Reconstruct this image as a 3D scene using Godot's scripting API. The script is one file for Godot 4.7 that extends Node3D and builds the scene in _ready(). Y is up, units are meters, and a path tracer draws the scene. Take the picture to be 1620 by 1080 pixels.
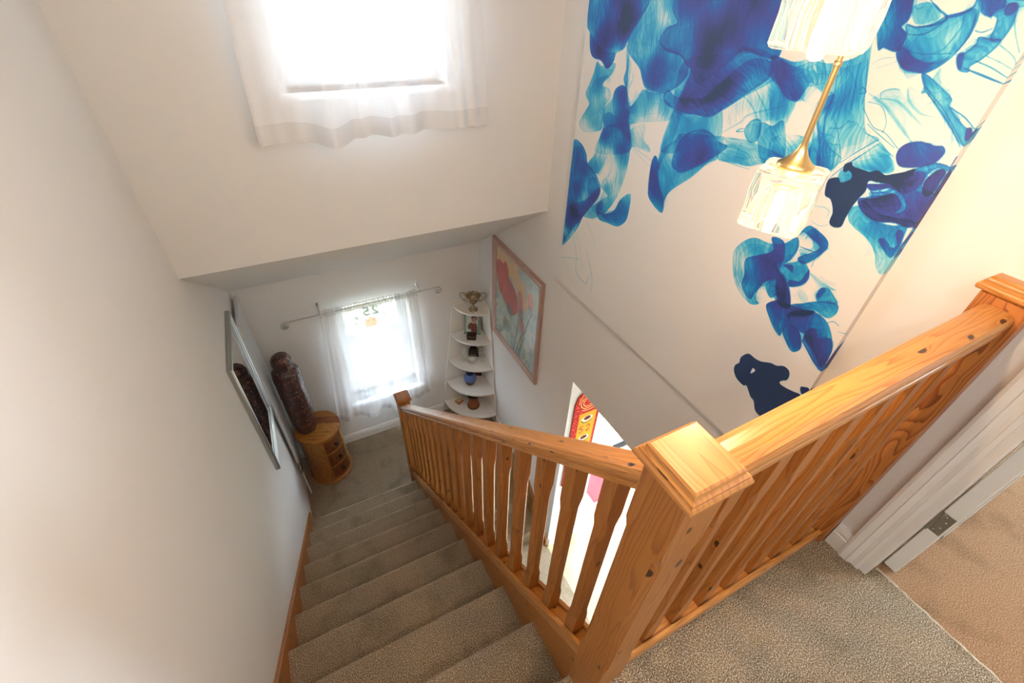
extends Node3D
# A stairwell seen from the upper landing. x runs from the left wall to the mural wall, y up, z towards the landing.

const W := 1.847        # face of the mural wall
const ZU := -1.848      # face of the upper end wall
const ZF := -2.893      # face of the lower end wall
const YM := -2.0        # half landing
const YG := -2.58       # ground floor
const YL := 0.146       # upper landing
const YC := 2.55        # ceiling
const RISE := 0.2
const GOING := 0.2307
const ZN := 0.0153      # nosing of the step at y = 0

var M := {}
var used := {}
var rng := RandomNumberGenerator.new()


func _ready() -> void:
	rng.seed = 7
	# camera, sky, exposure
	var cam := Camera3D.new()
	cam.name = "camera"
	cam.keep_aspect = Camera3D.KEEP_HEIGHT
	cam.fov = 74.189
	cam.near = 0.03
	cam.far = 100.0
	cam.transform = Transform3D(Basis(Vector3(0.891861, 0.030057, 0.451326), Vector3(0.265335, 0.773676, -0.575441), Vector3(-0.366309, 0.632868, 0.682036)).orthonormalized(), Vector3(0.4989, 1.609, 0.2865))
	add_child(cam)
	cam.current = true
	var env := Environment.new()
	env.background_mode = Environment.BG_SKY
	var sky := Sky.new()
	var sm := ProceduralSkyMaterial.new()
	sm.sky_top_color = Color(0.84, 0.92, 1.0)
	sm.sky_horizon_color = Color(0.93, 0.97, 1.0)
	sm.ground_horizon_color = Color(0.56, 0.58, 0.56)
	sm.ground_bottom_color = Color(0.33, 0.35, 0.32)
	sm.sky_energy_multiplier = 1.0
	sky.sky_material = sm
	env.sky = sky
	env.background_energy_multiplier = 39.0
	env.tonemap_mode = Environment.TONE_MAPPER_LINEAR
	env.tonemap_exposure = 1.27
	env.sdfgi_enabled = true
	env.ssao_enabled = true
	env.ssil_enabled = true
	var we := WorldEnvironment.new()
	we.name = "environment"
	we.environment = env
	add_child(we)

	materials()
	shell()
	doors_and_windows()
	stairs()
	balustrades()
	mural()
	curtains()
	pendants()
	unseen_landing_light()
	picture_and_mirror()
	half_landing_things()
	shelf_things()
	hall_things()


# ---------------------------------------------------------------- naming

func numbered(n: String) -> String:
	if not used.has(n):
		used[n] = 0
		return n
	used[n] += 1
	return "%s_%03d" % [n, used[n]]


func thing(n: String, label: String, category: String, at := Vector3.ZERO, group := "") -> Node3D:
	var o := Node3D.new()
	o.name = numbered(n)
	o.position = at
	add_child(o)
	tag(o, label, category, group)
	return o


func tag(o: Node, label: String, category: String, group := "") -> void:
	o.set_meta("label", label)
	o.set_meta("category", category)
	if group:
		o.set_meta("group", group)


func put(n: String, b: MB, m: Material, parent: Node = self) -> MeshInstance3D:
	var o := MeshInstance3D.new()
	o.name = numbered(n) if parent == self else n
	o.mesh = b.mesh(m)
	o.cast_shadow = GeometryInstance3D.SHADOW_CASTING_SETTING_ON
	parent.add_child(o, true)
	return o


func struct(n: String, b: MB, m: Material, parent: Node = self) -> MeshInstance3D:
	var o := put(n, b, m, parent)
	if parent == self:
		o.set_meta("kind", "structure")
	return o


# ---------------------------------------------------------------- mesh builder

class MB:
	var v := PackedVector3Array()
	var n := PackedVector3Array()
	var uv := PackedVector2Array()
	var ix := PackedInt32Array()
	var grain := Vector3.UP       # texture v runs along it
	var off := Vector2.ZERO
	var us := 4.0                 # texture repeats per metre across and along
	var vs := 0.6

	func tex(p: Vector3, nn: Vector3) -> Vector2:
		var a := grain
		if absf(nn.dot(a)) > 0.9:
			a = Vector3.RIGHT if absf(nn.x) < 0.6 else Vector3.BACK
		var side := nn.cross(a).normalized()
		return Vector2(p.dot(side) * us + off.x, p.dot(a) * vs + off.y)

	# a flat convex face; it is turned so that it looks away from `inside`
	func face(p: Array, inside: Vector3) -> void:
		var c := Vector3.ZERO
		for q in p:
			c += q
		c /= p.size()
		var nn := Vector3.ZERO
		for i in p.size():
			nn += ((p[i] as Vector3) - c).cross((p[(i + 1) % p.size()] as Vector3) - c)
		if nn.length() < 1e-12:
			return
		nn = nn.normalized()
		var flip := nn.dot(c - inside) < 0.0
		if flip:
			nn = -nn
		var k := v.size()
		for q in p:
			v.append(q)
			n.append(nn)
			uv.append(tex(q, nn))
		for i in range(1, p.size() - 1):
			if flip:
				ix.append_array([k, k + i, k + i + 1])
			else:
				ix.append_array([k, k + i + 1, k + i])

	func quad_uv(p: Array, t: Array, nn: Vector3) -> void:
		var k := v.size()
		for i in 4:
			v.append(p[i])
			n.append(nn)
			uv.append(t[i])
		var flip := ((p[1] as Vector3) - (p[0] as Vector3)).cross((p[2] as Vector3) - (p[0] as Vector3)).dot(nn) < 0.0
		ix.append_array([k, k + 1, k + 2, k, k + 2, k + 3] if flip else [k, k + 2, k + 1, k, k + 3, k + 2])

	func box(lo: Vector3, hi: Vector3, r := 0.0, t := Transform3D.IDENTITY) -> void:
		var c := (lo + hi) * 0.5
		var h := (hi - lo).abs() * 0.5
		r = minf(r, minf(h.x, minf(h.y, h.z)) * 0.9)
		var at := func(s: Vector3, ax: int) -> Vector3:
			var q := Vector3(s.x * (h.x - r), s.y * (h.y - r), s.z * (h.z - r))
			q[ax] = s[ax] * h[ax]
			return t * (c + q)
		var mid := t * c
		for ax in 3:
			var b := (ax + 1) % 3
			var d := (ax + 2) % 3
			for s in [-1.0, 1.0]:
				var f := []
				for e in [[-1.0, -1.0], [1.0, -1.0], [1.0, 1.0], [-1.0, 1.0]]:
					var q := Vector3.ZERO
					q[ax] = s
					q[b] = e[0]
					q[d] = e[1]
					f.append(at.call(q, ax))
				face(f, mid)
			if r > 0.0:
				for s1 in [-1.0, 1.0]:
					for s2 in [-1.0, 1.0]:
						var q0 := Vector3.ZERO
						q0[b] = s1
						q0[d] = s2
						q0[ax] = -1.0
						var q1 := q0
						q1[ax] = 1.0
						face([at.call(q0, b), at.call(q1, b), at.call(q1, d), at.call(q0, d)], mid)
		if r > 0.0:
			for sx in [-1.0, 1.0]:
				for sy in [-1.0, 1.0]:
					for sz in [-1.0, 1.0]:
						var s := Vector3(sx, sy, sz)
						face([at.call(s, 0), at.call(s, 1), at.call(s, 2)], mid)

	# rings of equally many points, flat shaded, closed at both ends
	func loft(rings: Array, caps := true) -> void:
		var cen := []
		for r in rings:
			var c := Vector3.ZERO
			for q in r:
				c += q
			cen.append(c / r.size())
		for k in rings.size() - 1:
			var a: Array = rings[k]
			var b: Array = rings[k + 1]
			var mid: Vector3 = (cen[k] + cen[k + 1]) * 0.5
			for i in a.size():
				var j := (i + 1) % a.size()
				var e: Vector3 = (a[i] + a[j] + b[i] + b[j]) * 0.25
				# look from the axis at the height of the face
				face([a[i], a[j], b[j], b[i]], mid + (e - mid) * 0.02 if (e - mid).length() > 1e-6 else mid)
		if caps and rings.size() > 1:
			face(rings[0], cen[1])
			face(rings[-1], cen[-2])

	# polygon (may be concave) in the plane u, w at o, pushed along d
	func prism(poly: PackedVector2Array, o: Vector3, u: Vector3, w: Vector3, d: Vector3) -> void:
		var tri := Geometry2D.triangulate_polygon(poly)
		var nn := d.normalized()
		for e in 2:
			var base := o + (d if e else Vector3.ZERO)
			for i in range(0, tri.size(), 3):
				var f := []
				for j in 3:
					f.append(base + u * poly[tri[i + j]].x + w * poly[tri[i + j]].y)
				var c: Vector3 = (f[0] + f[1] + f[2]) / 3.0
				face(f, c - nn * (1.0 if e else -1.0))
		var cw := Geometry2D.is_polygon_clockwise(poly)
		for i in poly.size():
			var p := poly[i]
			var q := poly[(i + 1) % poly.size()]
			var side := Vector2(q.y - p.y, p.x - q.x) * (-1.0 if cw else 1.0)
			var a := o + u * p.x + w * p.y
			var b := o + u * q.x + w * q.y
			var out := u * side.x + w * side.y
			face([a, b, b + d, a + d], (a + b) * 0.5 + d * 0.5 - out.normalized())

	# a smooth sheet: f(i, j) gives the point; texture coordinates run 0..1, times tu, tv
	func sheet(nu: int, nv: int, f: Callable, wrap := false, tu := 1.0, tv := 1.0, inward := false) -> void:
		var k := v.size()
		var pts := PackedVector3Array()
		for j in nv + 1:
			for i in nu + 1:
				pts.append(f.call(float(i) / nu, float(j) / nv))
		for j in nv + 1:
			for i in nu + 1:
				var i0 := i - 1
				var i1 := i + 1
				if wrap:
					i0 = (i - 1 + nu) % nu
					i1 = (i + 1) % nu
				else:
					i0 = maxi(i0, 0)
					i1 = mini(i1, nu)
				var j0 := maxi(j - 1, 0)
				var j1 := mini(j + 1, nv)
				var du := pts[j * (nu + 1) + i1] - pts[j * (nu + 1) + i0]
				var dv := pts[j1 * (nu + 1) + i] - pts[j0 * (nu + 1) + i]
				if du.length() < 1e-7:
					var jj := 1 if j == 0 else nv - 1
					du = pts[jj * (nu + 1) + i1] - pts[jj * (nu + 1) + i0]
				var nn := du.cross(dv).normalized()
				v.append(pts[j * (nu + 1) + i])
				n.append(-nn if inward else nn)
				uv.append(Vector2(float(i) / nu * tu, float(j) / nv * tv) + off)
		for j in nv:
			for i in nu:
				var a := k + j * (nu + 1) + i
				var b := a + 1
				var c := a + nu + 1
				var d := c + 1
				if inward:
					ix.append_array([a, b, c, b, d, c])
				else:
					ix.append_array([a, c, b, b, c, d])

	# a body of revolution about y at c; profile of (radius, height) from the bottom up
	func lathe(prof: Array, c: Vector3, seg := 32, tu := 1.0, tv := 1.0) -> void:
		sheet(seg, prof.size() - 1, func(a: float, b: float) -> Vector3:
			var p: Vector2 = prof[roundi(b * (prof.size() - 1))]
			var an := -a * TAU
			return c + Vector3(p.x * cos(an), p.y, p.x * sin(an)), true, tu, tv)

	func tube(path: Array, rad: Array, seg := 10) -> void:
		var m := path.size()
		var frames := []
		var ref := Vector3.UP
		var t0: Vector3 = (path[1] - path[0]).normalized()
		if absf(t0.dot(ref)) > 0.9:
			ref = Vector3.RIGHT
		for i in m:
			var t: Vector3 = ((path[mini(i + 1, m - 1)] as Vector3) - (path[maxi(i - 1, 0)] as Vector3)).normalized()
			var s := (ref - t * ref.dot(t)).normalized()
			ref = s
			frames.append([s, t.cross(s)])
		sheet(seg, m - 1, func(a: float, b: float) -> Vector3:
			var i := roundi(b * (m - 1))
			var r: float = rad[i] if rad.size() > 1 else rad[0]
			return (path[i] as Vector3) + (frames[i][0] as Vector3) * (cos(a * TAU) * r) + (frames[i][1] as Vector3) * (sin(a * TAU) * r), true)
		for e in [0, m - 1]:
			var f := []
			for k in seg:
				var r: float = rad[e] if rad.size() > 1 else rad[0]
				f.append((path[e] as Vector3) + (frames[e][0] as Vector3) * (cos(float(k) / seg * TAU) * r) + (frames[e][1] as Vector3) * (sin(float(k) / seg * TAU) * r))
			face(f, path[1] if e == 0 else path[m - 2])

	func mesh(m: Material) -> ArrayMesh:
		var a := []
		a.resize(Mesh.ARRAY_MAX)
		a[Mesh.ARRAY_VERTEX] = v
		a[Mesh.ARRAY_NORMAL] = n
		a[Mesh.ARRAY_TEX_UV] = uv
		a[Mesh.ARRAY_INDEX] = ix
		var am := ArrayMesh.new()
		am.add_surface_from_arrays(Mesh.PRIMITIVE_TRIANGLES, a)
		am.surface_set_material(0, m)
		return am


func mb(grain := Vector3.UP) -> MB:
	var b := MB.new()
	b.grain = grain.normalized()
	b.off = Vector2(rng.randf(), rng.randf())
	return b


func smooth(p: Array, per := 6, closed := false) -> Array:
	var o := []
	var m := p.size()
	for i in (m if closed else m - 1):
		var a = p[(i - 1 + m) % m] if closed else p[maxi(i - 1, 0)]
		var b = p[i]
		var c = p[(i + 1) % m]
		var d = p[(i + 2) % m] if closed else p[mini(i + 2, m - 1)]
		for k in per:
			var t := float(k) / per
			o.append((b * 2.0 + (c - a) * t + (a * 2.0 - b * 5.0 + c * 4.0 - d) * t * t + (b * 3.0 - a - c * 3.0 + d) * t * t * t) * 0.5)
	if not closed:
		o.append(p[m - 1])
	return o


# ---------------------------------------------------------------- materials

func mat(c: Color, rough := 0.6, metal := 0.0) -> StandardMaterial3D:
	var m := StandardMaterial3D.new()
	m.albedo_color = c
	m.roughness = rough
	m.metallic = metal
	return m


func noise(freq: float, octaves := 3, kind := FastNoiseLite.TYPE_SIMPLEX_SMOOTH, s := 1) -> FastNoiseLite:
	var f := FastNoiseLite.new()
	f.noise_type = kind
	f.frequency = freq
	f.seed = s
	f.fractal_octaves = octaves
	if octaves < 2:
		f.fractal_type = FastNoiseLite.FRACTAL_NONE
	return f


func noise_tex(size: int, f: FastNoiseLite, ramp: Array = [], norm := true) -> ImageTexture:
	var im := f.get_seamless_image(size, size, false, false, 0.1, norm)
	if ramp.size():
		var g := Gradient.new()
		g.offsets = PackedFloat32Array(ramp.map(func(e): return e[0]))
		g.colors = PackedColorArray(ramp.map(func(e): return e[1]))
		var lut := PackedByteArray()
		lut.resize(256 * 3)
		for i in 256:
			var c := g.sample(i / 255.0)
			lut[i * 3] = int(c.r * 255.0)
			lut[i * 3 + 1] = int(c.g * 255.0)
			lut[i * 3 + 2] = int(c.b * 255.0)
		im.convert(Image.FORMAT_L8)
		var src := im.get_data()
		var out := PackedByteArray()
		out.resize(src.size() * 3)
		for i in src.size():
			var k := src[i] * 3
			out[i * 3] = lut[k]
			out[i * 3 + 1] = lut[k + 1]
			out[i * 3 + 2] = lut[k + 2]
		im = Image.create_from_data(size, size, false, Image.FORMAT_RGB8, out)
	return ImageTexture.create_from_image(im)


func carpet(lo: Color, mid: Color, hi: Color, cm: float, s: int) -> StandardMaterial3D:
	var m := mat(Color.WHITE, 1.0)
	m.metallic_specular = 0.1
	var tuft := noise(0.16, 2, FastNoiseLite.TYPE_SIMPLEX_SMOOTH, s)
	m.albedo_texture = noise_tex(512, tuft, [[0.0, lo], [0.38, lo.lerp(mid, 0.75)], [0.55, mid], [0.75, hi], [1.0, hi.lightened(0.15)]])
	m.uv1_triplanar = true
	m.uv1_world_triplanar = true
	m.uv1_scale = Vector3.ONE * 2.6
	m.heightmap_enabled = true
	m.heightmap_texture = noise_tex(512, tuft)
	m.heightmap_scale = cm
	# trodden and brushed patches of pile
	m.detail_enabled = true
	m.detail_blend_mode = BaseMaterial3D.BLEND_MODE_MUL
	m.detail_uv_layer = BaseMaterial3D.DETAIL_UV_2
	m.detail_albedo = noise_tex(256, noise(0.02, 4, FastNoiseLite.TYPE_SIMPLEX_SMOOTH, s + 3), [[0.0, Color(0.86, 0.85, 0.83)], [0.3, Color(0.95, 0.95, 0.94)], [0.45, Color(1, 1, 1)], [1.0, Color(1, 1, 1)]])
	m.uv2_triplanar = true
	m.uv2_world_triplanar = true
	m.uv2_scale = Vector3.ONE * 0.9
	m.rim_enabled = true
	m.rim = 0.25
	m.rim_tint = 0.8
	return m


# pine: bands of early and late wood bending round knots, u across (0.25 m), v along (1.66 m)
func wood_tex(light: Color, dark: Color, knot: Color, rings: float, wander: float, knots: int, s: int) -> ImageTexture:
	var w := 384
	var h := 1024
	var r := RandomNumberGenerator.new()
	r.seed = s
	var n1 := noise(1.0, 2, FastNoiseLite.TYPE_SIMPLEX_SMOOTH, s)
	var n2 := noise(1.0, 1, FastNoiseLite.TYPE_SIMPLEX_SMOOTH, s + 1)
	var ks := []
	for i in knots:
		ks.append(Vector3(r.randf(), (i + r.randf_range(0.2, 0.8)) / knots, r.randf_range(0.0035, 0.007)))
	var d := PackedByteArray()
	d.resize(w * h * 3)
	var at := 0
	for j in h:
		var v := float(j) / h
		var vv := absf(2.0 * v - 1.0)
		var close := []
		for k in ks:
			if absf(v - k.y) * 1.66 < 0.09:
				close.append(k)
		for i in w:
			var u := float(i) / w
			var tu := absf(2.0 * u - 1.0)
			var ring := tu * rings + wander * n1.get_noise_2d(tu * 1.6, vv * 1.5) + 0.18 * n2.get_noise_2d(tu * 9.0, vv * 6.0)
			var kn := 0.0
			for k in close:
				var du: float = (u - k.x) * 0.25
				var dv: float = (v - k.y) * 1.66
				var q: float = sqrt(du * du + dv * dv * 0.3) / k.z
				ring += 1.6 / (0.6 + q * q) * (1.0 if du > 0.0 else -1.0) * minf(1.0, absf(du) / 0.004)
				kn = maxf(kn, smoothstep(1.25, 0.75, q))
			var f := ring - floorf(ring)
			var late := f * f * f * (1.0 - smoothstep(0.93, 1.0, f)) * 1.15
			var fib := n2.get_noise_2d(u * 160.0, v * 14.0) * 0.10
			var tone := clampf(late + fib + 0.12 * n1.get_noise_2d(u * 5.0 + 9.0, v * 4.0), 0.0, 1.0)
			var c := light.lerp(dark, tone).lerp(knot, kn)
			d[at] = int(c.r * 255.0)
			d[at + 1] = int(c.g * 255.0)
			d[at + 2] = int(c.b * 255.0)
			at += 3
	return ImageTexture.create_from_image(Image.create_from_data(w, h, false, Image.FORMAT_RGB8, d))


func wood(t: Texture2D, tint: Color, rough := 0.45, coat := 0.28) -> StandardMaterial3D:
	var m := mat(tint, rough)
	m.albedo_texture = t
	m.clearcoat_enabled = true
	m.clearcoat = coat
	m.clearcoat_roughness = 0.28
	return m


func materials() -> void:
	M.paint = mat(Color(0.905, 0.90, 0.89), 0.85)
	M.paint.metallic_specular = 0.3
	M.paint.heightmap_enabled = true
	M.paint.heightmap_texture = noise_tex(256, noise(0.03, 4, FastNoiseLite.TYPE_SIMPLEX_SMOOTH, 5))
	M.paint.heightmap_scale = 0.08
	M.paint.uv1_triplanar = true
	M.paint.uv1_world_triplanar = true
	M.paint.uv1_scale = Vector3.ONE * 1.1
	M.white = mat(Color(0.93, 0.92, 0.90), 0.35)
	M.upvc = mat(Color(0.95, 0.95, 0.95), 0.3)
	M.carpet = carpet(Color(0.29, 0.22, 0.155), Color(0.71, 0.61, 0.485), Color(0.98, 0.91, 0.79), 1.0, 11)
	M.tan_carpet = carpet(Color(0.45, 0.32, 0.21), Color(0.65, 0.49, 0.355), Color(0.77, 0.61, 0.46), 0.35, 23)
	var pine := wood_tex(Color(0.85, 0.64, 0.37), Color(0.70, 0.46, 0.19), Color(0.26, 0.14, 0.08), 11.0, 1.9, 15, 3)
	var pine_bold := wood_tex(Color(0.76, 0.50, 0.25), Color(0.50, 0.26, 0.10), Color(0.22, 0.11, 0.06), 9.0, 3.6, 4, 8)
	M.pine = wood(pine, Color(0.91, 0.83, 0.72), 0.4, 0.45)
	M.pine_amber = wood(pine, Color(0.80, 0.68, 0.52))
	M.pine_bold = wood(pine_bold, Color(0.96, 0.92, 0.86))
	M.sapwood = wood(wood_tex(Color(0.75, 0.53, 0.26), Color(0.55, 0.33, 0.12), Color(0.30, 0.14, 0.06), 5.0, 3.0, 3, 15), Color(0.92, 0.87, 0.78), 0.4, 0.4)
	M.heartwood = wood(wood_tex(Color(0.62, 0.36, 0.15), Color(0.22, 0.10, 0.04), Color(0.12, 0.06, 0.03), 3.0, 3.0, 4, 16), Color(0.92, 0.87, 0.80), 0.4, 0.4)
	M.laminate = mat(Color.WHITE, 0.3)
	M.laminate.albedo_texture = wood_tex(Color(0.90, 0.77, 0.58), Color(0.80, 0.64, 0.43), Color(0.7, 0.5, 0.3), 6.0, 2.0, 1, 31)
	M.brass = mat(Color(0.80, 0.68, 0.47), 0.3, 1.0)
	M.chrome = mat(Color(0.80, 0.81, 0.82), 0.22, 1.0)
	M.steel = mat(Color(0.62, 0.60, 0.56), 0.38, 1.0)
	M.mirror = mat(Color(0.93, 0.94, 0.94), 0.02, 1.0)
	M.silver = mat(Color(0.66, 0.61, 0.53), 0.27, 1.0)
	M.black = mat(Color(0.05, 0.045, 0.04), 0.4)
	M.glass = mat(Color(0.97, 1.0, 0.99, 0.06), 0.03)
	M.glass.transparency = BaseMaterial3D.TRANSPARENCY_ALPHA
	M.tumbler = mat(Color(0.95, 0.97, 0.96, 0.16), 0.04)
	M.tumbler.transparency = BaseMaterial3D.TRANSPARENCY_ALPHA


# ---------------------------------------------------------------- the shell

func boxes(list: Array, grain := Vector3.UP) -> MB:
	var b := mb(grain)
	for e in list:
		b.box(e[0], e[1])
	return b


func zy(poly: PackedVector2Array, x0: float, x1: float, b: MB = null) -> MB:
	if b == null:
		b = mb()
	b.prism(poly, Vector3(x0, 0, 0), Vector3.BACK, Vector3.UP, Vector3(x1 - x0, 0, 0))
	return b


func board(name_: String, a: Vector3, b_: Vector3, out: Vector3, h := 0.1) -> void:
	# skirting: chamfered and grooved profile swept from a to b
	var b := mb(b_ - a)
	var pr := PackedVector2Array([Vector2(0, 0), Vector2(0.016, 0), Vector2(0.016, h * 0.62), Vector2(0.012, h * 0.66), Vector2(0.012, h * 0.72), Vector2(0.015, h * 0.76), Vector2(0.012, h * 0.9), Vector2(0.007, h), Vector2(0, h)])
	b.prism(pr, a, out, Vector3.UP, b_ - a)
	struct(name_, b, M.white)


func shell() -> void:
	var p: Material = M.paint
	struct("wall_left", boxes([[Vector3(-0.2, -2.7, -3.15), Vector3(0, 2.7, 1.9)]]), p)
	# the end wall below, with the opening of window 1
	struct("wall_far", boxes([
		[Vector3(0, -2.7, -3.143), Vector3(0.6, -0.143, ZF)], [Vector3(1.2, -2.7, -3.143), Vector3(2.2, -0.143, ZF)],
		[Vector3(0.6, -2.7, -3.143), Vector3(1.2, -1.5, ZF)], [Vector3(0.6, -0.47, -3.143), Vector3(1.2, -0.143, ZF)]]), p)
	# the end wall above, with the opening of window 2
	struct("wall_upper", boxes([
		[Vector3(0, 0.54, -2.098), Vector3(0.62, YC, ZU)], [Vector3(1.27, 0.54, -2.098), Vector3(W, YC, ZU)],
		[Vector3(0.62, 0.54, -2.098), Vector3(1.27, 1.22, ZU)], [Vector3(0.62, 2.25, -2.098), Vector3(1.27, YC, ZU)]]), p)
	struct("ceiling_lower", zy(PackedVector2Array([Vector2(ZU, 0.54), Vector2(-3.2, -0.344), Vector2(-3.2, -0.12), Vector2(-2.098, 0.60), Vector2(-2.098, 0.54)]), 0.0, W), p)
	struct("wall_right", boxes([
		# below: thick wall with the opening to the porch
		[Vector3(W, -2.7, -3.15), Vector3(2.19, -0.2, -1.37)], [Vector3(W, -0.42, -1.37), Vector3(2.19, -0.2, -0.42)], [Vector3(W, -2.7, -0.42), Vector3(2.19, -0.2, 2.0)],
		# above: thinner, with the bedroom door
		[Vector3(W, -0.2, -3.15), Vector3(1.957, 2.7, 0.205)], [Vector3(W, 2.17, 0.205), Vector3(1.957, 2.7, 1.045)], [Vector3(W, -0.2, 0.205), Vector3(1.957, 0.0, 1.045)], [Vector3(W, -0.2, 1.045), Vector3(1.957, 2.7, 2.0)]]), p)
	struct("ceiling", boxes([[Vector3(-0.2, YC, -2.1), Vector3(W, 2.7, 2.0)]]), p)
	struct("wall_back", boxes([[Vector3(-0.2, -2.7, 1.9), Vector3(W, YC, 2.0)]]), p)
	# floors
	var fl := boxes([[Vector3(0.9, -0.06, 0.02), Vector3(1.9, YL, 1.9)], [Vector3(0.0, -0.06, 0.262), Vector3(0.9, YL, 1.9)]])
	fl.prism(PackedVector2Array([Vector2(0.262, YL), Vector2(0.25, YL), Vector2(0.243, YL - 0.006), Vector2(0.242, YL - 0.02), Vector2(0.248, YL - 0.034), Vector2(0.262, YL - 0.04)]), Vector3.ZERO, Vector3.BACK, Vector3.UP, Vector3(0.9, 0, 0))
	struct("floor_landing", fl, M.carpet)
	struct("ceiling_hall", boxes([[Vector3(0.0, -0.2, 0.31), Vector3(0.9, -0.06, 1.9)], [Vector3(0.9, -0.2, 0.13), Vector3(W, -0.06, 1.9)]]), p)
	struct("floor_half_landing", boxes([[Vector3(0.0, YM - 0.2, ZF), Vector3(0.93, YM, -2.03)], [Vector3(0.93, YM - 0.2, ZF), Vector3(W, YM, -1.95)]]), M.carpet)
	struct("floor_hall", boxes([[Vector3(0.0, YG - 0.12, -1.95), Vector3(W, YG, 1.9)]]), M.carpet)
	# skirting
	board("baseboard_far", Vector3(0.0, YM, ZF), Vector3(W, YM, ZF), Vector3.BACK)
	board("baseboard_right", Vector3(W, YM, ZF), Vector3(W, YM, -1.95), Vector3.LEFT)
	board("baseboard_landing", Vector3(W, YL, 0.107), Vector3(W, YL, 0.152), Vector3.LEFT, 0.1)
	board("baseboard_opening", Vector3(W + 0.01, YG, -1.37), Vector3(2.19, YG, -1.37), Vector3.BACK, 0.12)
	# frayed edge of the landing carpet under the door
	var fray := mb(Vector3.BACK)
	var path := []
	for i in 61:
		path.append(Vector3(1.899 + rng.randf_range(-0.0015, 0.0015), YL - 0.003 + rng.randf_range(-0.001, 0.001), lerpf(0.243, 1.0, i / 60.0)))
	fray.tube(path, path.map(func(_q): return rng.randf_range(0.0035, 0.006)), 8)
	struct("trim_1", fray, mat(Color(0.80, 0.74, 0.64), 0.95))
	# the bedroom beyond the door
	struct("floor_bedroom", boxes([[Vector3(1.9, 0.0, -0.1), Vector3(4.4, YL - 0.008, 2.9)]]), M.tan_carpet)
	struct("wall_bedroom", boxes([
		[Vector3(1.957, 0.0, -0.2), Vector3(4.5, 2.7, -0.1)], [Vector3(1.957, 0.0, 2.9), Vector3(4.5, 2.7, 3.0)], [Vector3(1.857, 0.0, 2.0), Vector3(1.957, 2.7, 3.0)],
		[Vector3(4.4, 0.0, -0.1), Vector3(4.5, 1.0, 2.9)], [Vector3(4.4, 2.2, -0.1), Vector3(4.5, 2.7, 2.9)], [Vector3(4.4, 1.0, -0.1), Vector3(4.5, 2.2, 0.5)], [Vector3(4.4, 1.0, 1.9), Vector3(4.5, 2.2, 2.9)]]), p)
	struct("ceiling_bedroom", boxes([[Vector3(1.957, YC, -0.2), Vector3(4.5, 2.7, 3.0)]]), p)
	# the porch beyond the opening downstairs
	var lam := mb(Vector3.BACK)
	lam.box(Vector3(W, YG - 0.12, -1.37), Vector3(2.19, YG, -0.42))
	lam.box(Vector3(2.19, YG - 0.12, -2.1), Vector3(4.2, YG, 0.6))
	struct("floor_porch", lam, M.laminate)
	struct("wall_porch", boxes([
		[Vector3(2.19, -2.7, -2.2), Vector3(2.46, -0.2, -2.06)], [Vector3(3.44, -2.7, -2.2), Vector3(4.3, -0.2, -2.06)], [Vector3(2.46, -0.5, -2.2), Vector3(3.44, -0.2, -2.06)],
		[Vector3(4.2, -2.7, -2.06), Vector3(4.3, -1.7, 0.6)], [Vector3(4.2, -0.5, -2.06), Vector3(4.3, -0.2, 0.6)], [Vector3(4.2, -1.7, -2.06), Vector3(4.3, -0.5, -1.7)], [Vector3(4.2, -1.7, 0.3), Vector3(4.3, -0.5, 0.6)],
		[Vector3(2.19, -2.7, 0.6), Vector3(4.3, -0.2, 0.7)]]), p)
	struct("ceiling_porch", boxes([[Vector3(2.19, -0.2, -2.2), Vector3(4.3, -0.1, 0.7)]]), p)


func sash(b: MB, lo: Vector2, hi: Vector2, z0: float, z1: float, w: float) -> void:
	b.box(Vector3(lo.x, lo.y, z0), Vector3(lo.x + w, hi.y, z1), 0.006)
	b.box(Vector3(hi.x - w, lo.y, z0), Vector3(hi.x, hi.y, z1), 0.006)
	b.box(Vector3(lo.x + w, lo.y, z0), Vector3(hi.x - w, lo.y + w, z1), 0.006)
	b.box(Vector3(lo.x + w, hi.y - w, z0), Vector3(hi.x - w, hi.y, z1), 0.006)


func window_in_end_wall(n: String, x0: float, x1: float, y0: float, y1: float, zin: float, zout: float, transom: float, lip := 0.05) -> Node3D:
	var o := Node3D.new()
	o.name = n
	add_child(o)
	o.set_meta("kind", "structure")
	var zc := zout + 0.09
	var b := mb()
	sash(b, Vector2(x0, y0), Vector2(x1, y1), zc - 0.035, zc + 0.035, 0.045)
	b.box(Vector3(x0 + 0.045, transom - 0.03, zc - 0.035), Vector3(x1 - 0.045, transom + 0.03, zc + 0.035), 0.006)
	put("frame", b, M.upvc, o)
	for e in [[y0 + 0.045, transom - 0.03], [transom + 0.03, y1 - 0.045]]:
		var s := mb()
		sash(s, Vector2(x0 + 0.045, e[0]), Vector2(x1 - 0.045, e[1]), zc - 0.02, zc + 0.03, 0.035)
		put("sash", s, M.upvc, o)
		var g := mb()
		g.box(Vector3(x0 + 0.07, e[0] + 0.025, zc - 0.004), Vector3(x1 - 0.07, e[1] - 0.025, zc + 0.004))
		put("pane", g, M.glass, o)
	var sill := mb(Vector3.RIGHT)
	sill.box(Vector3(x0 - 0.05, y0 - 0.03, zin - 0.001), Vector3(x1 + 0.05, y0, zin + lip), 0.006)
	sill.box(Vector3(x0, y0 - 0.005, zc + 0.035), Vector3(x1, y0, zin))
	put("window_sill", sill, M.white, o)
	return o


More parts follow.
